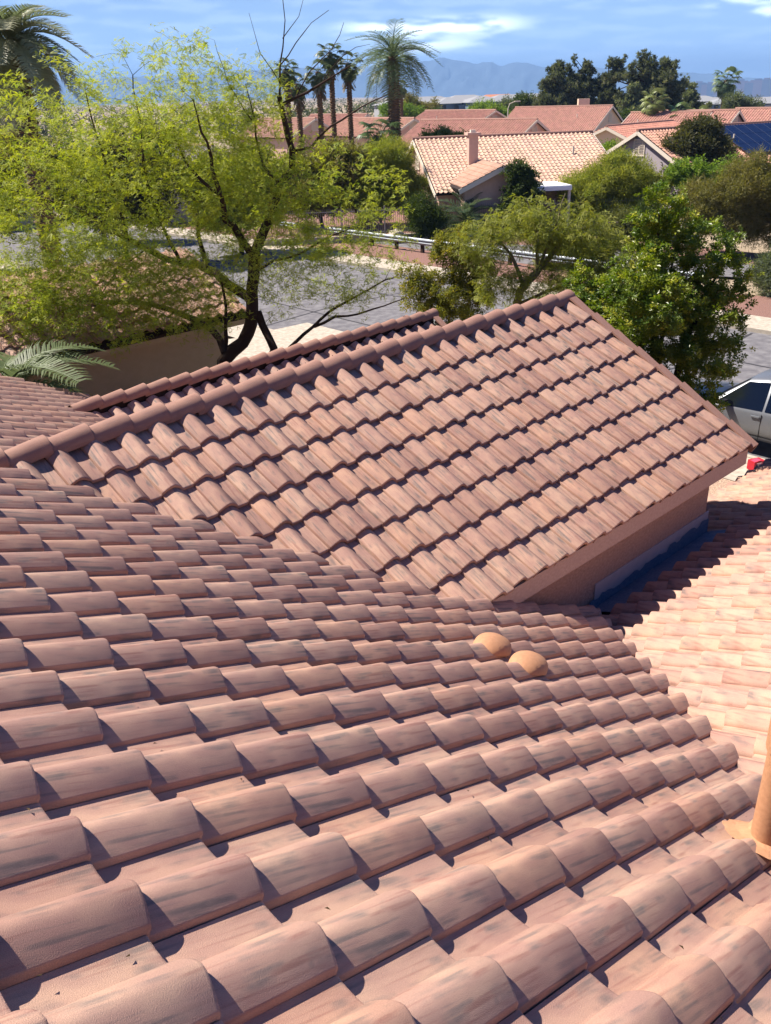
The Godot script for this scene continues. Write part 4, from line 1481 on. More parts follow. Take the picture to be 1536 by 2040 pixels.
func palm(called: String, label: String, at: Vector3, height: float, r: float, leaf: Array, length: float, count: int, color: Color, group := "", low := -0.75, high := 1.25, skirt := 0.0, lean := 0.0) -> Node3D:
	var rng := RandomNumberGenerator.new(); rng.seed = int(at.x * 13 + at.z * 7)
	var t := thing(called, label, "palm", at, group)
	var tr := MB.new()
	var pts := []
	for k in 9:
		var f := k / 8.0
		pts.append(Vector3(lean * f * f, height * f, 0) - UP * 0.1 * (1 - f))
	tr.tube(pts, r * 1.12, r * 0.95, 10, true, 0.12)
	if r > 0.15:
		for k in int(minf(height, 9.0) * 6):
			var f := k / (minf(height, 9.0) * 6)
			var y := height * f
			for s in 5:
				var a := TAU * (s + 0.5 * (k % 2)) / 5
				tr.box(Vector3(cos(a) * r * 1.0 + lean * f * f, y, sin(a) * r * 1.0), Vector3(r * 0.5, 0.07, r * 0.9), Basis(UP, -a) * Basis(Vector3.BACK, -0.6))
	part("trunk", tr.mesh(), M.palm_bark, t)
	var top := Vector3(lean, height, 0)
	var m: StandardMaterial3D = mat(color, 0.5, 0.45)
	m.backlight_enabled = true
	m.backlight = Color(0.35, 0.4, 0.25)
	m.cull_mode = BaseMaterial3D.CULL_DISABLED
	for k in count:
		var f := (k + 0.5) / count
		var a := TAU * k * 0.381966 + rng.randf_range(-0.2, 0.2)
		var e := lerpf(high, low, pow(f, 0.8)) + rng.randf_range(-0.12, 0.12)
		var o := part("frond", leaf[rng.randi() % leaf.size()], m, t)
		o.transform = Transform3D((Basis(UP, a) * Basis(Vector3.RIGHT, -e + 0.3)).scaled(Vector3.ONE * length * rng.randf_range(0.85, 1.1)), top + Vector3(rng.randfn(), 0, rng.randfn()) * 0.03 - UP * f * r * 1.2)
	if skirt > 0:
		var sk := MB.new()
		for k in 60:
			var a := rng.randf() * TAU; var y := height - rng.randf_range(0.1, skirt)
			var d := Vector3(cos(a), -1.6, sin(a)).normalized()
			var s := d.cross(UP).normalized() * 0.09
			var b := Vector3(cos(a) * r, y, sin(a) * r) + Vector3(lean, 0, 0)
			sk.tri(b - s * 0.3, b + s * 0.3, b + d * length * 0.55 + s); sk.tri(b - s * 0.3, b + d * length * 0.55 + s, b + d * length * 0.55 - s)
		part("dead_skirt", sk.mesh(), M.pale_bark, t)
	return t


func pine(label: String, at: Vector3, h: float, w: float, seed_: int, crown: Array, dark := 1.0) -> void:
	var limbs := [[[at - UP * 0.3, at + UP * h * 0.5 + Vector3(0.1, 0, 0), at + UP * h * 0.95], w * 0.06, w * 0.012]]
	var rng := RandomNumberGenerator.new(); rng.seed = seed_
	var blobs := []
	for c in crown: blobs.append([at + Vector3(c[0] * w, c[1] * h, c[0] * w * 0.3), Vector3(c[2] * w, c[3] * h, c[2] * w)])
	for k in crown.size():
		for e in 3:
			var b0: Array = blobs[k]
			var off := Vector3(rng.randfn() * b0[1].x * 0.75, absf(rng.randfn()) * b0[1].y * 0.9, rng.randfn() * b0[1].z * 0.75)
			blobs.append([b0[0] + off, Vector3(b0[1].x * 0.30, b0[1].y * 0.55, b0[1].z * 0.30)])
	for b in blobs: limbs.append([[at + UP * (b[0].y - at.y) * 0.75, at.lerp(b[0], 0.6) + UP * (b[0].y - at.y) * 0.3, b[0]], w * 0.025, w * 0.006])
	tree({called = "pine_tree", label = label, category = "tree", group = "dark pines beyond the red roofs", at = at, limbs = limbs, blobs = blobs, targets = 340, seed = seed_, leaf = M.tuft, colors = [Color(0.075, 0.095, 0.062) * dark, Color(0.15, 0.17, 0.105) * dark, Color(0.22, 0.23, 0.15) * dark], gap = 0.10, extra = 8, leaf_size = 0.055 * w, scatter = 0.045 * w, twig = 2.0, droop0 = -0.6, droop1 = 0.4, shell = 0.4, arch = 0.0})


func bush(called: String, label: String, at: Vector3, blobs_: Array, colors: Array, o := {}) -> void:
	# blobs_: [offset, radii] from the foot
	var blobs := []; var tops := []
	for b in blobs_:
		blobs.append([at + b[0], b[1]])
		tops.append(at + b[0] + UP * b[1].y * 0.2)
	var d := {called = called, label = label, category = o.get("category", "shrub"), at = at, limbs = simple_limbs(at, o.get("fork", 0.4), tops, o.get("r", 0.08)), blobs = blobs, targets = 160, seed = int(absf(at.x * 31 + at.z * 17)), leaf = M.fluff, colors = colors, gap = 0.07, extra = 8, scatter = 0.16, leaf_size = 1.0, shell = 0.45, arch = 0.05}
	d.merge(o, true)
	tree(d)


func nearer(off: Vector3, s: float) -> Vector3:
	return Vector3(off.x * s, 8.0 - (8.0 - off.y) * s, off.z * s)


func plants() -> void:
	M.spray = spray_mesh()
	M.tuft = tuft_mesh(1.0, 26, 4)
	M.fluff = fluff_mesh(0.32, 26, 0.016, 5)
	M.fluff_far = fluff_mesh(0.5, 22, 0.05, 6)
	M.broad = broad_mesh(0.085, 13, 7)
	M.broad_big = broad_mesh(0.17, 12, 8)
	M.palm_bark = rough_mat(Color8(84, 66, 50), Color8(126, 104, 82), 0.05, 0.6, 71, 0.8)
	var date_far := [frond_mesh(1, 0.75, 24), frond_mesh(2, 1.0, 24), frond_mesh(3, 0.6, 24)]
	var date_near := [frond_mesh(4, 0.8, 62), frond_mesh(5, 1.0, 62)]
	var fan := [fan_mesh(1), fan_mesh(2), fan_mesh(3)]
	var lime := [Color(0.35, 0.42, 0.045), Color(0.47, 0.51, 0.075), Color(0.27, 0.38, 0.05)]
	# the mesquite that fills the left of the view
	tree({called = "mesquite_tree", label = "large feathery yellow-green mesquite with black forked trunk beside the tan wall", category = "tree", at = Vector3(-3.4, 0, -17.65), limbs = mesquite_limbs(), targets = 2700, seed = 12,
		blobs = [
			[Vector3(-5.66, 6.9, -17.3), Vector3(1.9, 1.9, 1.8)], [Vector3(-3.9, 7.3, -17.6), Vector3(2.0, 1.9, 1.8)], [Vector3(-2.6, 6.4, -17.7), Vector3(1.5, 2.3, 1.6)],
			[Vector3(-1.1, 6.3, -18.1), Vector3(1.2, 1.2, 1.2)], [Vector3(-0.9, 4.7, -18.4), Vector3(1.5, 0.85, 1.2)], [Vector3(-5.8, 5.1, -17.6), Vector3(2.0, 0.95, 1.5)],
			[Vector3(-4.2, 4.3, -17.6), Vector3(1.6, 0.75, 1.1)], [Vector3(-2.0, 7.9, -17.6), Vector3(0.8, 0.8, 0.8)], [Vector3(-7.3, 6.0, -17.6), Vector3(1.3, 2.1, 1.4)], [Vector3(-6.6, 4.6, -17.3), Vector3(1.8, 0.8, 1.3)], [Vector3(-4.8, 5.3, -17.0), Vector3(1.6, 1.0, 1.2)], [Vector3(-4.5, 4.75, -16.7), Vector3(1.7, 0.7, 0.9)], [Vector3(-5.0, 4.1, -16.4), Vector3(1.5, 0.55, 0.7)], [Vector3(-6.6, 4.3, -16.4), Vector3(1.4, 0.7, 0.8)], [Vector3(-3.6, 4.0, -16.9), Vector3(1.0, 0.6, 0.8)], [Vector3(-3.7, 4.9, -17.0), Vector3(1.1, 0.8, 0.8)], [Vector3(-1.4, 4.7, -18.2), Vector3(1.0, 0.7, 0.8)], [Vector3(-0.5, 4.2, -18.4), Vector3(1.0, 0.5, 0.7)], [Vector3(-2.0, 4.2, -18.0), Vector3(0.8, 0.5, 0.7)], [Vector3(-0.3, 5.0, -18.6), Vector3(1.2, 0.8, 0.9)], [Vector3(-1.5, 5.3, -18.2), Vector3(1.0, 0.8, 0.8)], [Vector3(-4.5, 4.75, -16.6), Vector3(1.8, 0.8, 0.8)], [Vector3(-5.2, 4.2, -16.4), Vector3(1.6, 0.7, 0.7)], [Vector3(-6.6, 4.6, -16.4), Vector3(1.5, 0.9, 0.8)], [Vector3(-3.7, 4.7, -16.8), Vector3(1.2, 0.9, 0.7)], [Vector3(-4.3, 5.4, -16.8), Vector3(1.8, 0.8, 0.8)], [Vector3(-6.4, 5.0, -16.8), Vector3(1.8, 0.8, 1.0)], [Vector3(-2.2, 5.6, -17.4), Vector3(1.3, 1.2, 1.0)], [Vector3(-2.9, 7.9, -17.6), Vector3(1.5, 1.1, 1.2)], [Vector3(0.05, 6.0, -18.4), Vector3(0.8, 1.0, 0.8)]],
		leaf = M.spray, colors = lime, gap = 0.034, extra = 10, scatter = 0.09, leaf_size = 0.76, twig = 0.75, droop0 = -0.8, droop1 = 0.9, shell = 0.5, bald = 0.06})
	# the glossy shrub at the end of the wing roof
	var bl := Vector3(4.56, 0, -13.8)
	var gl := [Vector3(-1.2, 1.2, 0.1), Vector3(0.9, 1.4, 0.3), Vector3(-0.2, 2.6, 0), Vector3(0.2, 3.9, -0.2), Vector3(-0.4, 4.8, 0), Vector3(1.4, 2.8, 0.2), Vector3(1.6, 3.9, 0), Vector3(-2.2, 2.6, -0.2), Vector3(0.6, 0.9, 1.0), Vector3(0.7, -0.6, 0.6), Vector3(0.0, -1.2, 0.6)]
	var gr := [Vector3(1.5, 1.2, 1.3), Vector3(1.4, 1.3, 1.3), Vector3(1.8, 1.2, 1.5), Vector3(1.3, 0.9, 1.2), Vector3(0.8, 0.75, 0.8), Vector3(1.0, 0.9, 1.0), Vector3(0.55, 0.5, 0.6), Vector3(0.8, 0.9, 0.8), Vector3(1.3, 0.8, 0.8), Vector3(1.1, 1.1, 1.0), Vector3(1.3, 1.2, 1.2)]
	var gb := []; var gt := []
	for k in gl.size():
		gb.append([bl + nearer(gl[k], 0.57), gr[k] * 0.57]); gt.append(bl + nearer(gl[k], 0.57))
	gb.append([Vector3(3.85, 5.0, -12.8), Vector3(0.75, 0.7, 0.6)])
	tree({called = "privet_tree", label = "big glossy-leaved green shrub tree at the end of the wing roof beside the truck", category = "tree", at = bl, limbs = simple_limbs(bl, 2.2, gt, 0.10), blobs = gb, targets = 1000, seed = 31, leaf = M.broad, leaf_mat = M.gloss_leaf,
		colors = [Color(0.11, 0.18, 0.022), Color(0.27, 0.31, 0.03), Color(0.42, 0.41, 0.045)], accent = 0.09, gap = 0.045, extra = 7, scatter = 0.055, leaf_size = 0.66, shell = 0.36, arch = 0.03, droop0 = -0.7, droop1 = 0.5, bald = 0.04})
	# yellow-flowered creosote between roofs and street
	var cr := Vector3(1.66, 0, -22.1)
	tree({called = "creosote_bush", label = "open dark-stemmed bush with small yellow flowers behind the rear roof ridge", category = "shrub", at = cr, limbs = simple_limbs(cr, 0.5, [cr + nearer(Vector3(-1.0, 3.0, 0), 0.85), cr + nearer(Vector3(0.3, 3.9, 0.2), 0.85), cr + nearer(Vector3(1.0, 3.0, -0.2), 0.85), cr + nearer(Vector3(0.1, 2.6, 0.5), 0.85)], 0.05),
		blobs = [[cr + nearer(Vector3(-0.75, 2.7, 0), 0.85), Vector3(0.75, 0.7, 0.7) * 0.85], [cr + nearer(Vector3(0.35, 3.6, 0), 0.85), Vector3(0.75, 0.9, 0.7) * 0.85], [cr + nearer(Vector3(0.9, 2.7, 0), 0.85), Vector3(0.8, 0.9, 0.8) * 0.85], [cr + nearer(Vector3(0.1, 2.2, 0.2), 0.85), Vector3(1.1, 0.8, 0.9) * 0.85]],
		targets = 420, seed = 41, leaf = broad_mesh(0.045, 9, 3), colors = [Color(0.16, 0.18, 0.035), Color(0.26, 0.26, 0.045), Color(0.46, 0.38, 0.04)], accent = 0.14, gap = 0.03, extra = 10, scatter = 0.07, leaf_size = 1.1, shell = 0.45, bald = 0.04})
	# pale palo verde leaning over the street verge
	var pv := Vector3(3.2, 0, -21.2)
	tree({called = "palo_verde_tree", label = "airy yellow-green palo verde with long pale branches over the guard rail", category = "tree", at = pv, limbs = [[[pv - UP * 0.2, pv + nearer(Vector3(0.2, 1.5, 0), 0.75), pv + nearer(Vector3(0.9, 2.6, -0.2), 0.75)], 0.13, 0.09],
		[[pv + nearer(Vector3(0.9, 2.6, -0.2), 0.75), pv + nearer(Vector3(1.7, 3.5, -0.3), 0.75), pv + nearer(Vector3(2.6, 3.95, -0.4), 0.75), pv + nearer(Vector3(3.5, 4.0, -0.6), 0.75)], 0.075, 0.015], [[pv + nearer(Vector3(0.5, 2.1, 0), 0.75), pv + nearer(Vector3(0.0, 3.2, -0.3), 0.75), pv + nearer(Vector3(-0.9, 4.0, -0.6), 0.75)], 0.06, 0.012],
		[[pv + nearer(Vector3(0.9, 2.6, -0.2), 0.75), pv + nearer(Vector3(0.8, 3.8, 0), 0.75), pv + nearer(Vector3(0.4, 4.9, 0.1), 0.75)], 0.05, 0.01], [[pv + nearer(Vector3(0.9, 2.6, -0.2), 0.75), pv + nearer(Vector3(1.3, 3.9, 0), 0.75), pv + nearer(Vector3(1.6, 5.0, 0.1), 0.75)], 0.05, 0.01], [[pv + nearer(Vector3(0.3, 1.6, 0), 0.75), pv + nearer(Vector3(1.5, 2.2, 0.3), 0.75), pv + nearer(Vector3(2.8, 2.5, 0.4), 0.75)], 0.05, 0.012]],
		blobs = [[pv + nearer(Vector3(-0.9, 3.6, -0.2), 0.75), Vector3(1.0, 0.8, 1.0) * 0.75], [pv + nearer(Vector3(0.5, 4.1, 0), 0.75), Vector3(1.3, 0.9, 1.1) * 0.75], [pv + nearer(Vector3(2.0, 3.7, -0.2), 0.75), Vector3(1.4, 1.0, 1.1) * 0.75], [pv + nearer(Vector3(3.2, 2.8, 0), 0.75), Vector3(1.2, 1.1, 1.0) * 0.75], [pv + nearer(Vector3(1.6, 2.3, 0.3), 0.75), Vector3(1.6, 0.8, 1.0) * 0.75], [pv + nearer(Vector3(-0.4, 2.3, 0.2), 0.75), Vector3(1.0, 0.7, 0.8) * 0.75]],
		targets = 900, seed = 51, bark = M.pale_bark, leaf = M.spray, colors = [Color(0.24, 0.28, 0.05), Color(0.34, 0.36, 0.08), Color(0.38, 0.37, 0.07)], gap = 0.03, extra = 12, scatter = 0.09, leaf_size = 0.85, bald = 0.1})
	var olive := [Color(0.150, 0.150, 0.044), Color(0.231, 0.206, 0.069), Color(0.275, 0.237, 0.100)]
	var green := [Color(0.135, 0.230, 0.034), Color(0.216, 0.324, 0.047), Color(0.257, 0.351, 0.054)]
	var yellow := [Color(0.243, 0.284, 0.041), Color(0.365, 0.378, 0.074), Color(0.189, 0.257, 0.041)]
	var deep := [Color(0.042, 0.072, 0.019), Color(0.078, 0.114, 0.026), Color(0.108, 0.144, 0.036)]
	var grey := [Color(0.110, 0.143, 0.094), Color(0.165, 0.198, 0.132), Color(0.132, 0.154, 0.110)]
	bush("olive_tree", "soft brownish olive tree rising behind the big glossy shrub", Vector3(17.6, 0, -44.5), [[Vector3(-1.2, 2.4, 0), Vector3(1.6, 1.5, 1.5)], [Vector3(0.8, 3.2, 0), Vector3(1.9, 1.6, 1.6)], [Vector3(1.8, 1.9, 0), Vector3(1.7, 1.6, 1.5)], [Vector3(3.3, 2.8, -0.5), Vector3(1.4, 1.3, 1.4)]], olive, {category = "tree", targets = 360, gap = 0.045, r = 0.15})
	bush("chinaberry_tree", "bright fresh green tree in front of the solar roof house", Vector3(19.6, 0, -54.0), [[Vector3(-1.2, 3.0, 0), Vector3(1.3, 0.9, 1.2)], [Vector3(0.4, 2.4, 0), Vector3(1.6, 1.2, 1.3)], [Vector3(-0.3, 1.4, 0), Vector3(1.8, 1.1, 1.4)], [Vector3(1.4, 3.1, 0), Vector3(0.9, 0.8, 0.9)]], green, {category = "tree", targets = 260, leaf = M.broad_big, gap = 0.08, r = 0.12})
	bush("palo_verde_tree", "round fluffy yellow-green palo verde in front of the grey gable", Vector3(14.3, 0, -54.4), [[Vector3(-1.8, 2.2, 0), Vector3(1.5, 1.2, 1.4)], [Vector3(0.2, 3.0, 0), Vector3(1.9, 1.3, 1.6)], [Vector3(1.8, 2.2, 0), Vector3(1.3, 1.1, 1.3)], [Vector3(-0.4, 1.2, 0.3), Vector3(2.4, 0.9, 1.4)]], yellow, {category = "tree", targets = 420, gap = 0.04, r = 0.12, leaf_floor = 0.5, bark = M.pale_bark})
	bush("cypress_tree", "dark olive evergreen tree standing between grey gable and solar panels", Vector3(22.6, 0, -65.0), [[Vector3(0.2, 5.0, 0), Vector3(1.3, 0.7, 1.2)], [Vector3(-0.6, 3.9, 0), Vector3(1.7, 1.0, 1.5)], [Vector3(0.9, 3.7, 0), Vector3(1.7, 1.1, 1.4)], [Vector3(0.1, 2.5, 0), Vector3(2.4, 1.2, 1.9)], [Vector3(-1.0, 1.4, 0.4), Vector3(1.6, 0.9, 1.3)]], [Color(0.055, 0.065, 0.03), Color(0.115, 0.115, 0.05), Color(0.16, 0.15, 0.07)], {category = "tree", targets = 420, gap = 0.05, r = 0.2, leaf = M.fluff_far, leaf_size = 0.75})
	bush("ivy_shrub", "dark green climber over the porch gable of the pale house", Vector3(8.3, 0.4, -52.6), [[Vector3(0, 3.0, 0), Vector3(0.8, 0.8, 0.6)], [Vector3(0.2, 2.0, 0), Vector3(1.0, 1.1, 0.8)], [Vector3(0.1, 0.9, 0.2), Vector3(1.2, 0.9, 0.8)]], deep, {targets = 220, leaf = M.broad_big})
	bush("round_tree", "round mid-green tree top showing over the left of the pale house roof", Vector3(5.9, 0, -76.5), [[Vector3(0, 3.9, 0), Vector3(2.3, 1.1, 1.8)], [Vector3(0.3, 2.9, 0), Vector3(2.5, 1.3, 1.8)]], [Color(0.07, 0.12, 0.03), Color(0.12, 0.18, 0.045), Color(0.15, 0.2, 0.05)], {category = "tree", targets = 240, leaf = M.fluff_far, leaf_size = 0.8, r = 0.16})
	bush("garden_shrub", "small green shrub between the pale house and the grey gable", Vector3(17.6, 0, -70.0), [[Vector3(0, 3.2, 0), Vector3(1.1, 0.8, 0.9)], [Vector3(-0.4, 2.2, 0), Vector3(1.3, 1.2, 1.0)]], green, {targets = 140, leaf = M.fluff_far, leaf_size = 0.7})
	bush("verge_shrub", "yellow-green shrub mass behind the guard rail left of the date palm shrub", Vector3(0.3, 0.2, -57.0), [[Vector3(-1.6, 3.4, 0), Vector3(1.6, 1.3, 1.4)], [Vector3(0.6, 3.7, 0), Vector3(1.6, 1.3, 1.4)], [Vector3(1.6, 2.4, 0.3), Vector3(1.5, 1.3, 1.2)], [Vector3(-0.6, 1.8, 0.4), Vector3(2.2, 1.4, 1.3)]], yellow, {category = "tree", targets = 420, gap = 0.045, r = 0.12})
	bush("verge_shrub", "dark green shrub against the iron fence left of the palm shrub", Vector3(2.6, 0.4, -52.0), [[Vector3(0, 1.1, 0), Vector3(0.9, 1.0, 0.7)], [Vector3(0.7, 0.8, 0), Vector3(0.7, 0.7, 0.6)]], deep, {targets = 130})
	bush("verge_shrub", "low yellow-green shrub behind the guard rail below the palo verde", Vector3(9.0, 0, -43.0), [[Vector3(0, 0.7, 0), Vector3(1.4, 0.7, 1.0)], [Vector3(1.2, 0.6, 0), Vector3(1.1, 0.6, 0.9)]], yellow, {targets = 160})
	bush("verge_shrub", "twiggy shrub on red gravel left of the big glossy shrub", Vector3(12.9, 0, -47.6), [[Vector3(0, 1.0, 0), Vector3(0.9, 0.9, 0.8)]], [Color(0.1, 0.12, 0.04), Color(0.15, 0.16, 0.06), Color(0.2, 0.2, 0.07)], {targets = 110})
	bush("verge_shrub", "dark shrub by the iron fence behind the red gravel", Vector3(15.2, 0, -50.4), [[Vector3(0, 1.0, 0), Vector3(1.1, 0.9, 0.8)], [Vector3(-0.9, 0.7, 0), Vector3(0.8, 0.7, 0.7)]], deep, {targets = 130})
	bush("verge_tree", "light green feathery tree right of the leaning palo verde, before the street", Vector3(5.6, 0, -24.2), [[Vector3(0, 2.6, 0), Vector3(1.3, 0.9, 1.0)], [Vector3(1.3, 2.2, 0.2), Vector3(1.2, 0.9, 0.9)], [Vector3(-1.1, 2.0, 0.2), Vector3(1.1, 0.8, 0.9)], [Vector3(0.4, 1.5, 0.4), Vector3(1.7, 0.8, 1.0)]], yellow, {category = "tree", targets = 420, leaf = M.spray, gap = 0.03, extra = 10, scatter = 0.1, leaf_size = 0.95, r = 0.06, bark = M.pale_bark})
	bush("verge_shrub", "low feathery light green shrub right behind the wing ridge's middle", Vector3(3.7, 0, -19.3), [[Vector3(0, 2.1, 0), Vector3(1.1, 0.7, 0.8)], [Vector3(-0.9, 1.9, 0.1), Vector3(0.9, 0.6, 0.7)], [Vector3(0.9, 2.2, 0), Vector3(0.9, 0.7, 0.7)]], yellow, {targets = 300, leaf = M.spray, gap = 0.03, extra = 10, scatter = 0.09, leaf_size = 0.85, r = 0.05, bark = M.pale_bark})
	bush("sage_bush", "grey-green sage bush beyond the street at the right edge", Vector3(16.6, 0, -35.4), [[Vector3(0, 0.9, 0), Vector3(1.2, 0.9, 1.0)], [Vector3(1.2, 0.8, -0.2), Vector3(1.2, 0.9, 1.0)]], grey, {targets = 240, gap = 0.04})
	bush("yard_plant", "small leafy plant in the gravel beside the wing wall corner", hp(10.1, -5.9, -8), [[Vector3(0, 0.4, 0), Vector3(0.4, 0.4, 0.4)]], green, {targets = 60, leaf = M.broad, r = 0.02, fork = 0.1, scatter = 0.06})
	bush("yard_plant", "sprawling dry plant in the gravel yard near the red carton", hp(13.4, -7.6, -8), [[Vector3(0, 0.4, 0), Vector3(0.7, 0.45, 0.6)]], [Color(0.1, 0.11, 0.04), Color(0.15, 0.15, 0.06), Color(0.2, 0.18, 0.08)], {targets = 70, leaf = M.broad, r = 0.02, fork = 0.1, scatter = 0.06})
	# trees seen through and behind the mesquite
	for q in [["dense olive tree behind the mesquite beside the left date palm", Vector3(-13.5, 0, -48), 1.25, [Color(0.07, 0.075, 0.03), Color(0.12, 0.12, 0.05), Color(0.15, 0.14, 0.06)]], ["yellow-green tree across the street behind the mesquite's middle", Vector3(-7.6, 0, -50), 1.0, yellow], ["grey-green tree across the street behind the mesquite trunk", Vector3(-3.4, 0, -56), 0.95, olive], ["olive tree at the left photo edge behind the mesquite", Vector3(-20.5, 0, -46), 1.3, olive], ["low green tree across the street behind the mesquite's left limb", Vector3(-17, 0, -56), 1.0, green]]:
		var s: float = q[2]
		bush("street_tree", q[0], q[1], [[Vector3(-1.4, 3.6, 0) * s, Vector3(1.9, 1.5, 1.6) * s], [Vector3(1.1, 4.2, 0) * s, Vector3(1.9, 1.5, 1.6) * s], [Vector3(0, 2.6, 0.3) * s, Vector3(2.6, 1.4, 1.8) * s]], q[3], {category = "tree", group = "trees behind the mesquite", targets = 260, leaf = M.fluff_far, leaf_size = 0.7, r = 0.15, fork = 1.2})
	# far greenery between the roofs
	var far := [["dark squat palm-like bush before the blue townhouses", Vector3(13.0, 0, -180), 2.6, deep], ["soft green tree before the far townhouses, left of the street lamp", Vector3(9.4, 0, -190), 4.2, olive], ["small green tree just right of the street lamp", Vector3(19.6, 0, -158), 3.4, green], ["grey-green tree before the long grey townhouse", Vector3(28.5, 0, -186), 3.6, grey], ["dark broad tree left of the first dark pine", Vector3(27.6, 0, -166), 3.9, deep], ["low dark bush between the two right-hand pines", Vector3(37.8, 0, -140), 2.4, deep], ["small far green tree right of the date palm trunk", Vector3(5.0, 0, -175), 3.6, green], ["pale green bush at the right photo edge", Vector3(58.5, 0, -150), 3.4, grey]]
	for q in far:
		var s: float = q[2]
		bush("far_tree", q[0], q[1], [[Vector3(-0.3, 1.15, 0) * s, Vector3(0.75, 0.6, 0.6) * s], [Vector3(0.4, 0.9, 0) * s, Vector3(0.8, 0.6, 0.6) * s]], q[3], {category = "tree", group = "small trees among the far roofs", targets = 90, leaf = M.fluff_far, leaf_size = 1.3, gap = 0.12, scatter = 0.3, r = 0.12})
	pine("tall dark pine leftmost of the row above the red roofs", Vector3(32.0, 0, -161.5), 11.6, 7.2, 61, [[0.0, 0.88, 0.26, 0.10], [-0.14, 0.72, 0.40, 0.12], [0.15, 0.62, 0.46, 0.12], [-0.1, 0.48, 0.56, 0.14], [0.1, 0.34, 0.6, 0.12]])
	pine("tall thin-crowned pine second from the left of the row", Vector3(36.6, 0, -161.5), 11.7, 4.6, 62, [[-0.1, 0.9, 0.28, 0.09], [-0.3, 0.74, 0.34, 0.11], [0.1, 0.64, 0.4, 0.11], [-0.2, 0.5, 0.44, 0.12], [0.1, 0.36, 0.5, 0.12]])
	pine("tall split-crowned pine third from the left of the row", Vector3(39.4, 0, -160.5), 12.0, 4.6, 63, [[0.2, 0.92, 0.3, 0.08], [0.3, 0.77, 0.34, 0.1], [-0.1, 0.68, 0.34, 0.1], [0.1, 0.5, 0.5, 0.13], [0.0, 0.36, 0.5, 0.12]])
	pine("widest dark pine with spreading crown right of the row", Vector3(45.0, 0, -153.5), 11.7, 7.6, 64, [[-0.16, 0.9, 0.22, 0.1], [0.2, 0.87, 0.24, 0.1], [-0.32, 0.72, 0.25, 0.1], [0.05, 0.72, 0.36, 0.12], [0.38, 0.62, 0.25, 0.12], [-0.05, 0.5, 0.5, 0.14], [0.42, 0.45, 0.24, 0.12], [0.0, 0.33, 0.5, 0.12]])
	pine("paler thin pine between the second and widest dark pines", Vector3(41.2, 0, -150.0), 8.0, 4.4, 65, [[0.0, 0.86, 0.24, 0.12], [-0.2, 0.66, 0.4, 0.14], [0.2, 0.5, 0.44, 0.14], [0, 0.3, 0.5, 0.12]], 1.7)
	pine("small rounded pine right of the widest pine", Vector3(53.8, 0, -161.5), 8.0, 4.2, 66, [[0.0, 0.88, 0.2, 0.1], [0.0, 0.7, 0.36, 0.14], [0.05, 0.5, 0.46, 0.16], [0, 0.34, 0.46, 0.12]], 1.8)
	# palms
	palm("date_palm", "tall date palm with wide crown at the top left corner", Vector3(-9.6, 0, -26.4), 9.45, 0.25, date_near, 1.95, 50, Color8(128, 128, 96), "", -0.25, 1.3)
	palm("date_palm", "tall date palm right of the mesquite with a scaly straight trunk", Vector3(1.78, 0, -77.5), 10.5, 0.44, date_far, 3.7, 50, Color8(72, 92, 58), "", -0.35, 1.35)
	palm("fan_palm", "shaggy fan palm pressed against the tall date palm trunk", Vector3(0.6, 0, -76.5), 5.0, 0.3, fan, 2.1, 30, Color8(58, 82, 42), "", -1.2, 1.0, 3.2)
	palm("date_palm_shrub", "short spiky date palm in front of the pale house porch", Vector3(5.25, 0.4, -52.9), 0.7, 0.3, date_far, 2.5, 40, Color8(50, 72, 44), "", -0.15, 1.4)
	for q in [["slim fan palm left of the group behind the mesquite", Vector3(-7.0, 0, -79.5), 9.9], ["tallest slim fan palm in the group behind the mesquite", Vector3(-3.3, 0, -80.0), 11.0], ["slim fan palm just left of the tallest in its group", Vector3(-4.3, 0, -78.5), 9.6], ["slim fan palm rightmost in the group behind the mesquite", Vector3(-1.9, 0, -81.0), 10.2], ["short fan palm lowest of the group behind the mesquite", Vector3(-6.3, 0, -82.0), 8.8]]:
		palm("fan_palm", q[0], q[1], q[2], 0.2, fan, 1.35, 26, Color8(48, 64, 40), "fan palms behind the mesquite", -1.3, 1.0, 1.6)
	for q in [["pale-fronded fan palm below the widest pine", Vector3(31.2, 0, -105.4), 6.2, 2.0, Color8(110, 120, 62)], ["leafy fan palm just right of the pale-fronded one", Vector3(33.8, 0, -104.6), 4.9, 1.9, Color8(70, 104, 54)], ["lower bushy fan palm before the red roof", Vector3(32.8, 0, -103.6), 3.4, 1.9, Color8(62, 98, 50)]]:
		palm("fan_palm", q[0], q[1], q[2], 0.24, fan, q[3], 30, q[4], "fan palms below the widest pine", -1.3, 1.1, 1.4)
	palm("fan_palm", "lone tall fan palm standing against the hazy skyline", Vector3(58.9, 0, -159.4), 8.0, 0.32, fan, 2.9, 30, Color8(80, 100, 70), "", -1.3, 1.1, 1.0)
	palm("fan_palm", "low yellowish fan palm left of the lone tall palm's foot", Vector3(50.4, 0, -145.0), 3.2, 0.3, fan, 2.0, 26, Color8(120, 130, 72), "", -0.6, 1.2)
	palm("date_palm", "date palm at the right edge above the solar roof", Vector3(47.4, 0, -108.0), 4.2, 0.3, date_far, 2.7, 30, Color8(104, 122, 76), "", -0.4, 1.2)
	palm("fan_palm", "tiny far fan palm right of the tall date palm", Vector3(4.6, 0, -150.0), 8.6, 0.24, fan, 1.5, 22, Color8(70, 84, 50), "", -1.2, 1.0, 1.0)
	palm("pygmy_date_palm", "silvery date palm with long arching fronds close behind the left roof", hp(4.9, -14.7, -8), 3.5, 0.2, date_near, 2.0, 40, Color8(84, 96, 62), "", -0.6, 1.2)


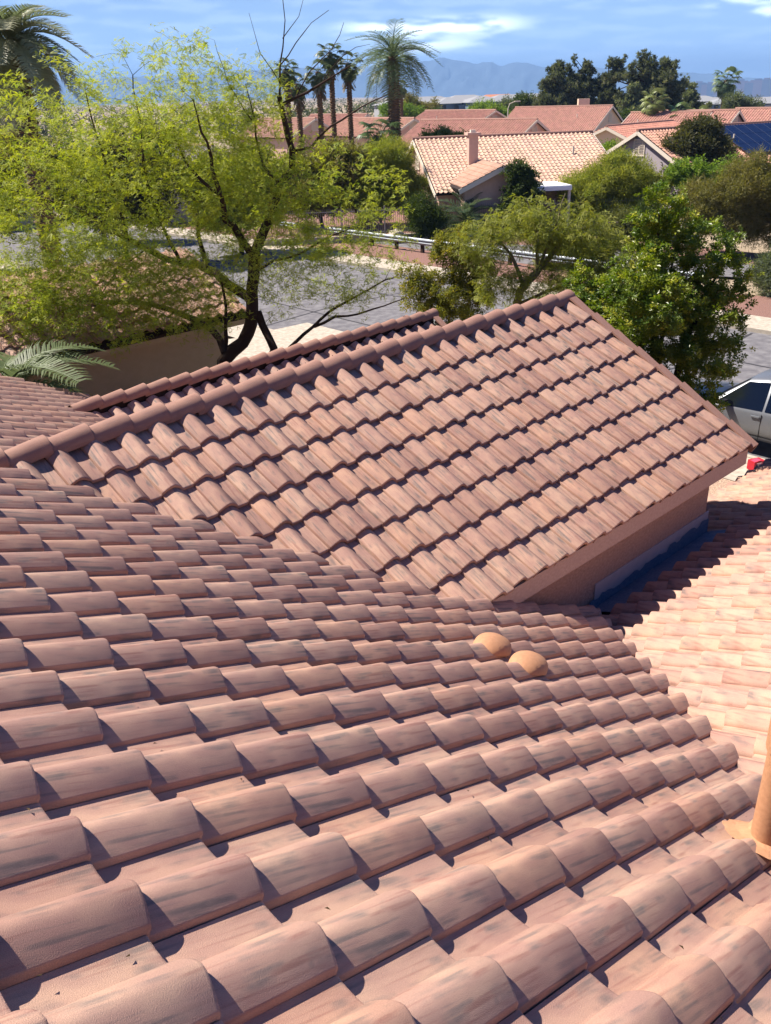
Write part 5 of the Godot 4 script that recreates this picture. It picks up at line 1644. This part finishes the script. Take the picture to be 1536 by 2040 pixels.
func mesquite_limbs() -> Array:
	return [
		[[Vector3(-1.55, 8.9, -17.5), Vector3(-1.25, 9.2, -17.4), Vector3(-1.1, 9.55, -17.3)], 0.008, 0.003],
		[[Vector3(-1.39, 7.94, -17.55), Vector3(-1.1, 8.35, -17.5), Vector3(-0.7, 8.7, -17.4), Vector3(-0.45, 9.1, -17.3)], 0.014, 0.004],
		[[Vector3(-0.91, 8.16, -17.38), Vector3(-0.5, 8.6, -17.3), Vector3(0.0, 8.75, -17.2)], 0.010, 0.003],
		[[Vector3(-1.66, 8.2, -17.6), Vector3(-1.95, 8.7, -17.5), Vector3(-2.1, 9.3, -17.4)], 0.010, 0.003],
		[[Vector3(-2.2, 7.59, -17.54), Vector3(-2.6, 8.2, -17.5), Vector3(-2.75, 8.9, -17.4)], 0.012, 0.003],
		[[Vector3(-3.42, -0.2, -17.65), Vector3(-3.40, 1.2, -17.67), Vector3(-3.33, 2.58, -17.69), Vector3(-3.28, 2.99, -17.70), Vector3(-3.10, 3.21, -17.73), Vector3(-2.86, 3.36, -17.77), Vector3(-2.65, 3.75, -17.80), Vector3(-2.60, 4.20, -17.81), Vector3(-2.53, 4.71, -17.82), Vector3(-2.47, 5.14, -17.83)], 0.190, 0.115],
		[[Vector3(-2.47, 5.14, -17.83), Vector3(-2.32, 5.46, -17.93), Vector3(-2.12, 5.78, -18.04), Vector3(-1.97, 6.15, -18.13), Vector3(-1.88, 6.43, -18.22), Vector3(-1.62, 6.63, -18.33)], 0.100, 0.075],
		[[Vector3(-1.62, 6.63, -18.33), Vector3(-1.36, 6.59, -18.48), Vector3(-1.11, 6.42, -18.63), Vector3(-0.92, 6.30, -18.78), Vector3(-0.71, 6.15, -18.92), Vector3(-0.45, 5.86, -19.06), Vector3(-0.29, 5.44, -19.20)], 0.050, 0.012],
		[[Vector3(-1.62, 6.63, -18.33), Vector3(-1.60, 7.02, -18.15), Vector3(-1.65, 7.47, -17.97), Vector3(-1.68, 7.82, -17.80), Vector3(-1.70, 7.97, -17.62)], 0.065, 0.045],
		[[Vector3(-1.66, 7.84, -17.62), Vector3(-1.39, 7.94, -17.55), Vector3(-1.15, 8.02, -17.46), Vector3(-0.91, 8.16, -17.38), Vector3(-0.70, 8.28, -17.29), Vector3(-0.35, 8.43, -17.20)], 0.035, 0.010],
		[[Vector3(-1.70, 7.97, -17.62), Vector3(-1.62, 8.48, -17.58), Vector3(-1.57, 8.79, -17.53), Vector3(-1.50, 9.18, -17.49), Vector3(-1.50, 9.55, -17.44)], 0.022, 0.006],
		[[Vector3(-1.61, 8.48, -17.63), Vector3(-1.31, 8.82, -17.42), Vector3(-1.01, 9.11, -17.20), Vector3(-0.69, 9.27, -16.99)], 0.012, 0.004],
		[[Vector3(-2.47, 5.14, -17.83), Vector3(-2.53, 5.23, -17.71), Vector3(-2.66, 5.48, -17.57), Vector3(-2.76, 5.76, -17.44), Vector3(-2.88, 5.90, -17.30), Vector3(-2.86, 6.15, -17.19), Vector3(-2.87, 6.34, -17.07), Vector3(-2.95, 6.75, -16.94)], 0.085, 0.040],
		[[Vector3(-2.95, 6.75, -16.94), Vector3(-2.95, 7.26, -16.81), Vector3(-3.04, 7.46, -16.66), Vector3(-3.08, 7.96, -16.52)], 0.035, 0.010],
		[[Vector3(-2.89, 6.33, -17.16), Vector3(-3.39, 6.73, -17.37), Vector3(-3.64, 7.07, -17.63), Vector3(-3.77, 7.54, -17.91)], 0.040, 0.012],
		[[Vector3(-2.61, 4.12, -17.81), Vector3(-2.69, 4.29, -17.93), Vector3(-2.92, 4.43, -18.03), Vector3(-3.16, 4.58, -18.13), Vector3(-3.33, 4.72, -18.23), Vector3(-3.52, 4.82, -18.33), Vector3(-3.78, 4.93, -18.42), Vector3(-4.09, 4.90, -18.49), Vector3(-4.68, 5.17, -18.48), Vector3(-5.11, 5.43, -18.51)], 0.110, 0.050],
		[[Vector3(-5.11, 5.43, -18.51), Vector3(-5.45, 5.62, -18.52), Vector3(-5.72, 5.84, -18.54), Vector3(-6.09, 6.05, -18.52), Vector3(-6.55, 6.23, -18.47), Vector3(-7.00, 6.38, -18.41), Vector3(-7.53, 6.53, -18.31)], 0.050, 0.018],
		[[Vector3(-3.45, 4.88, -17.97), Vector3(-3.48, 4.99, -18.05), Vector3(-3.56, 5.17, -18.13), Vector3(-3.59, 5.44, -18.21), Vector3(-3.60, 5.86, -18.29), Vector3(-3.60, 6.09, -18.38), Vector3(-3.74, 6.32, -18.44), Vector3(-4.07, 6.57, -18.46)], 0.060, 0.020],
		[[Vector3(-3.26, 3.22, -17.70), Vector3(-3.37, 3.45, -17.85), Vector3(-3.51, 3.63, -17.99), Vector3(-3.82, 3.80, -18.10), Vector3(-4.21, 3.94, -18.19), Vector3(-4.36, 3.97, -18.32), Vector3(-5.00, 4.15, -18.33), Vector3(-5.95, 4.21, -18.22), Vector3(-6.50, 4.24, -18.21), Vector3(-6.94, 4.14, -18.22)], 0.080, 0.020],
		[[Vector3(-3.22, 3.30, -17.81), Vector3(-3.14, 3.70, -17.60), Vector3(-3.06, 4.20, -17.38), Vector3(-3.03, 4.52, -17.16), Vector3(-3.02, 4.85, -16.93)], 0.050, 0.020],
		[[Vector3(-2.3, -0.2, -17.3), Vector3(-2.21, 2.86, -17.36), Vector3(-2.19, 3.30, -17.49), Vector3(-2.27, 3.48, -17.60), Vector3(-2.40, 3.73, -17.71), Vector3(-2.50, 3.99, -17.83)], 0.090, 0.080],
		[[Vector3(-2.6, -0.2, -17.4), Vector3(-2.09, 2.84, -17.58), Vector3(-1.76, 3.30, -17.86), Vector3(-1.43, 3.57, -18.13), Vector3(-1.06, 3.83, -18.40), Vector3(-0.67, 3.96, -18.66), Vector3(-0.14, 4.19, -18.91), Vector3(0.15, 4.31, -19.16), Vector3(0.39, 4.30, -19.40)], 0.075, 0.015],
		[[Vector3(-1.40, 3.53, -18.35), Vector3(-0.93, 3.64, -18.62), Vector3(-0.46, 3.63, -18.87), Vector3(-0.12, 3.67, -19.12), Vector3(0.12, 3.69, -19.36), Vector3(0.59, 3.79, -19.59)], 0.035, 0.010],
		[[Vector3(-1.87, 6.44, -18.10), Vector3(-2.05, 6.64, -17.91), Vector3(-2.18, 7.06, -17.72), Vector3(-2.20, 7.59, -17.54), Vector3(-2.26, 8.17, -17.35)], 0.030, 0.008],
		[[Vector3(-5.11, 5.43, -18.51), Vector3(-5.11, 6.00, -18.25), Vector3(-5.15, 6.78, -17.98), Vector3(-5.19, 7.50, -17.71), Vector3(-5.18, 8.17, -17.45)], 0.035, 0.010],
		[[Vector3(-4.02, 4.96, -18.16), Vector3(-4.23, 5.84, -17.80), Vector3(-4.32, 6.70, -17.47), Vector3(-4.21, 7.57, -17.19), Vector3(-4.15, 8.38, -16.90)], 0.040, 0.010],
		[[Vector3(-4.51, 5.27, -18.35), Vector3(-5.11, 5.01, -18.40), Vector3(-5.51, 4.69, -18.50), Vector3(-5.91, 4.26, -18.58)], 0.020, 0.008],
		[[Vector3(-1.57, 7.02, -18.13), Vector3(-1.19, 7.11, -17.91), Vector3(-0.78, 7.45, -17.68), Vector3(-0.20, 7.74, -17.45), Vector3(0.26, 7.93, -17.20)], 0.030, 0.008],
		[[Vector3(-2.52, 4.75, -17.92), Vector3(-2.13, 4.94, -18.20), Vector3(-1.58, 5.02, -18.48), Vector3(-0.94, 5.32, -18.75), Vector3(-0.10, 5.56, -19.00)], 0.030, 0.008],
	]
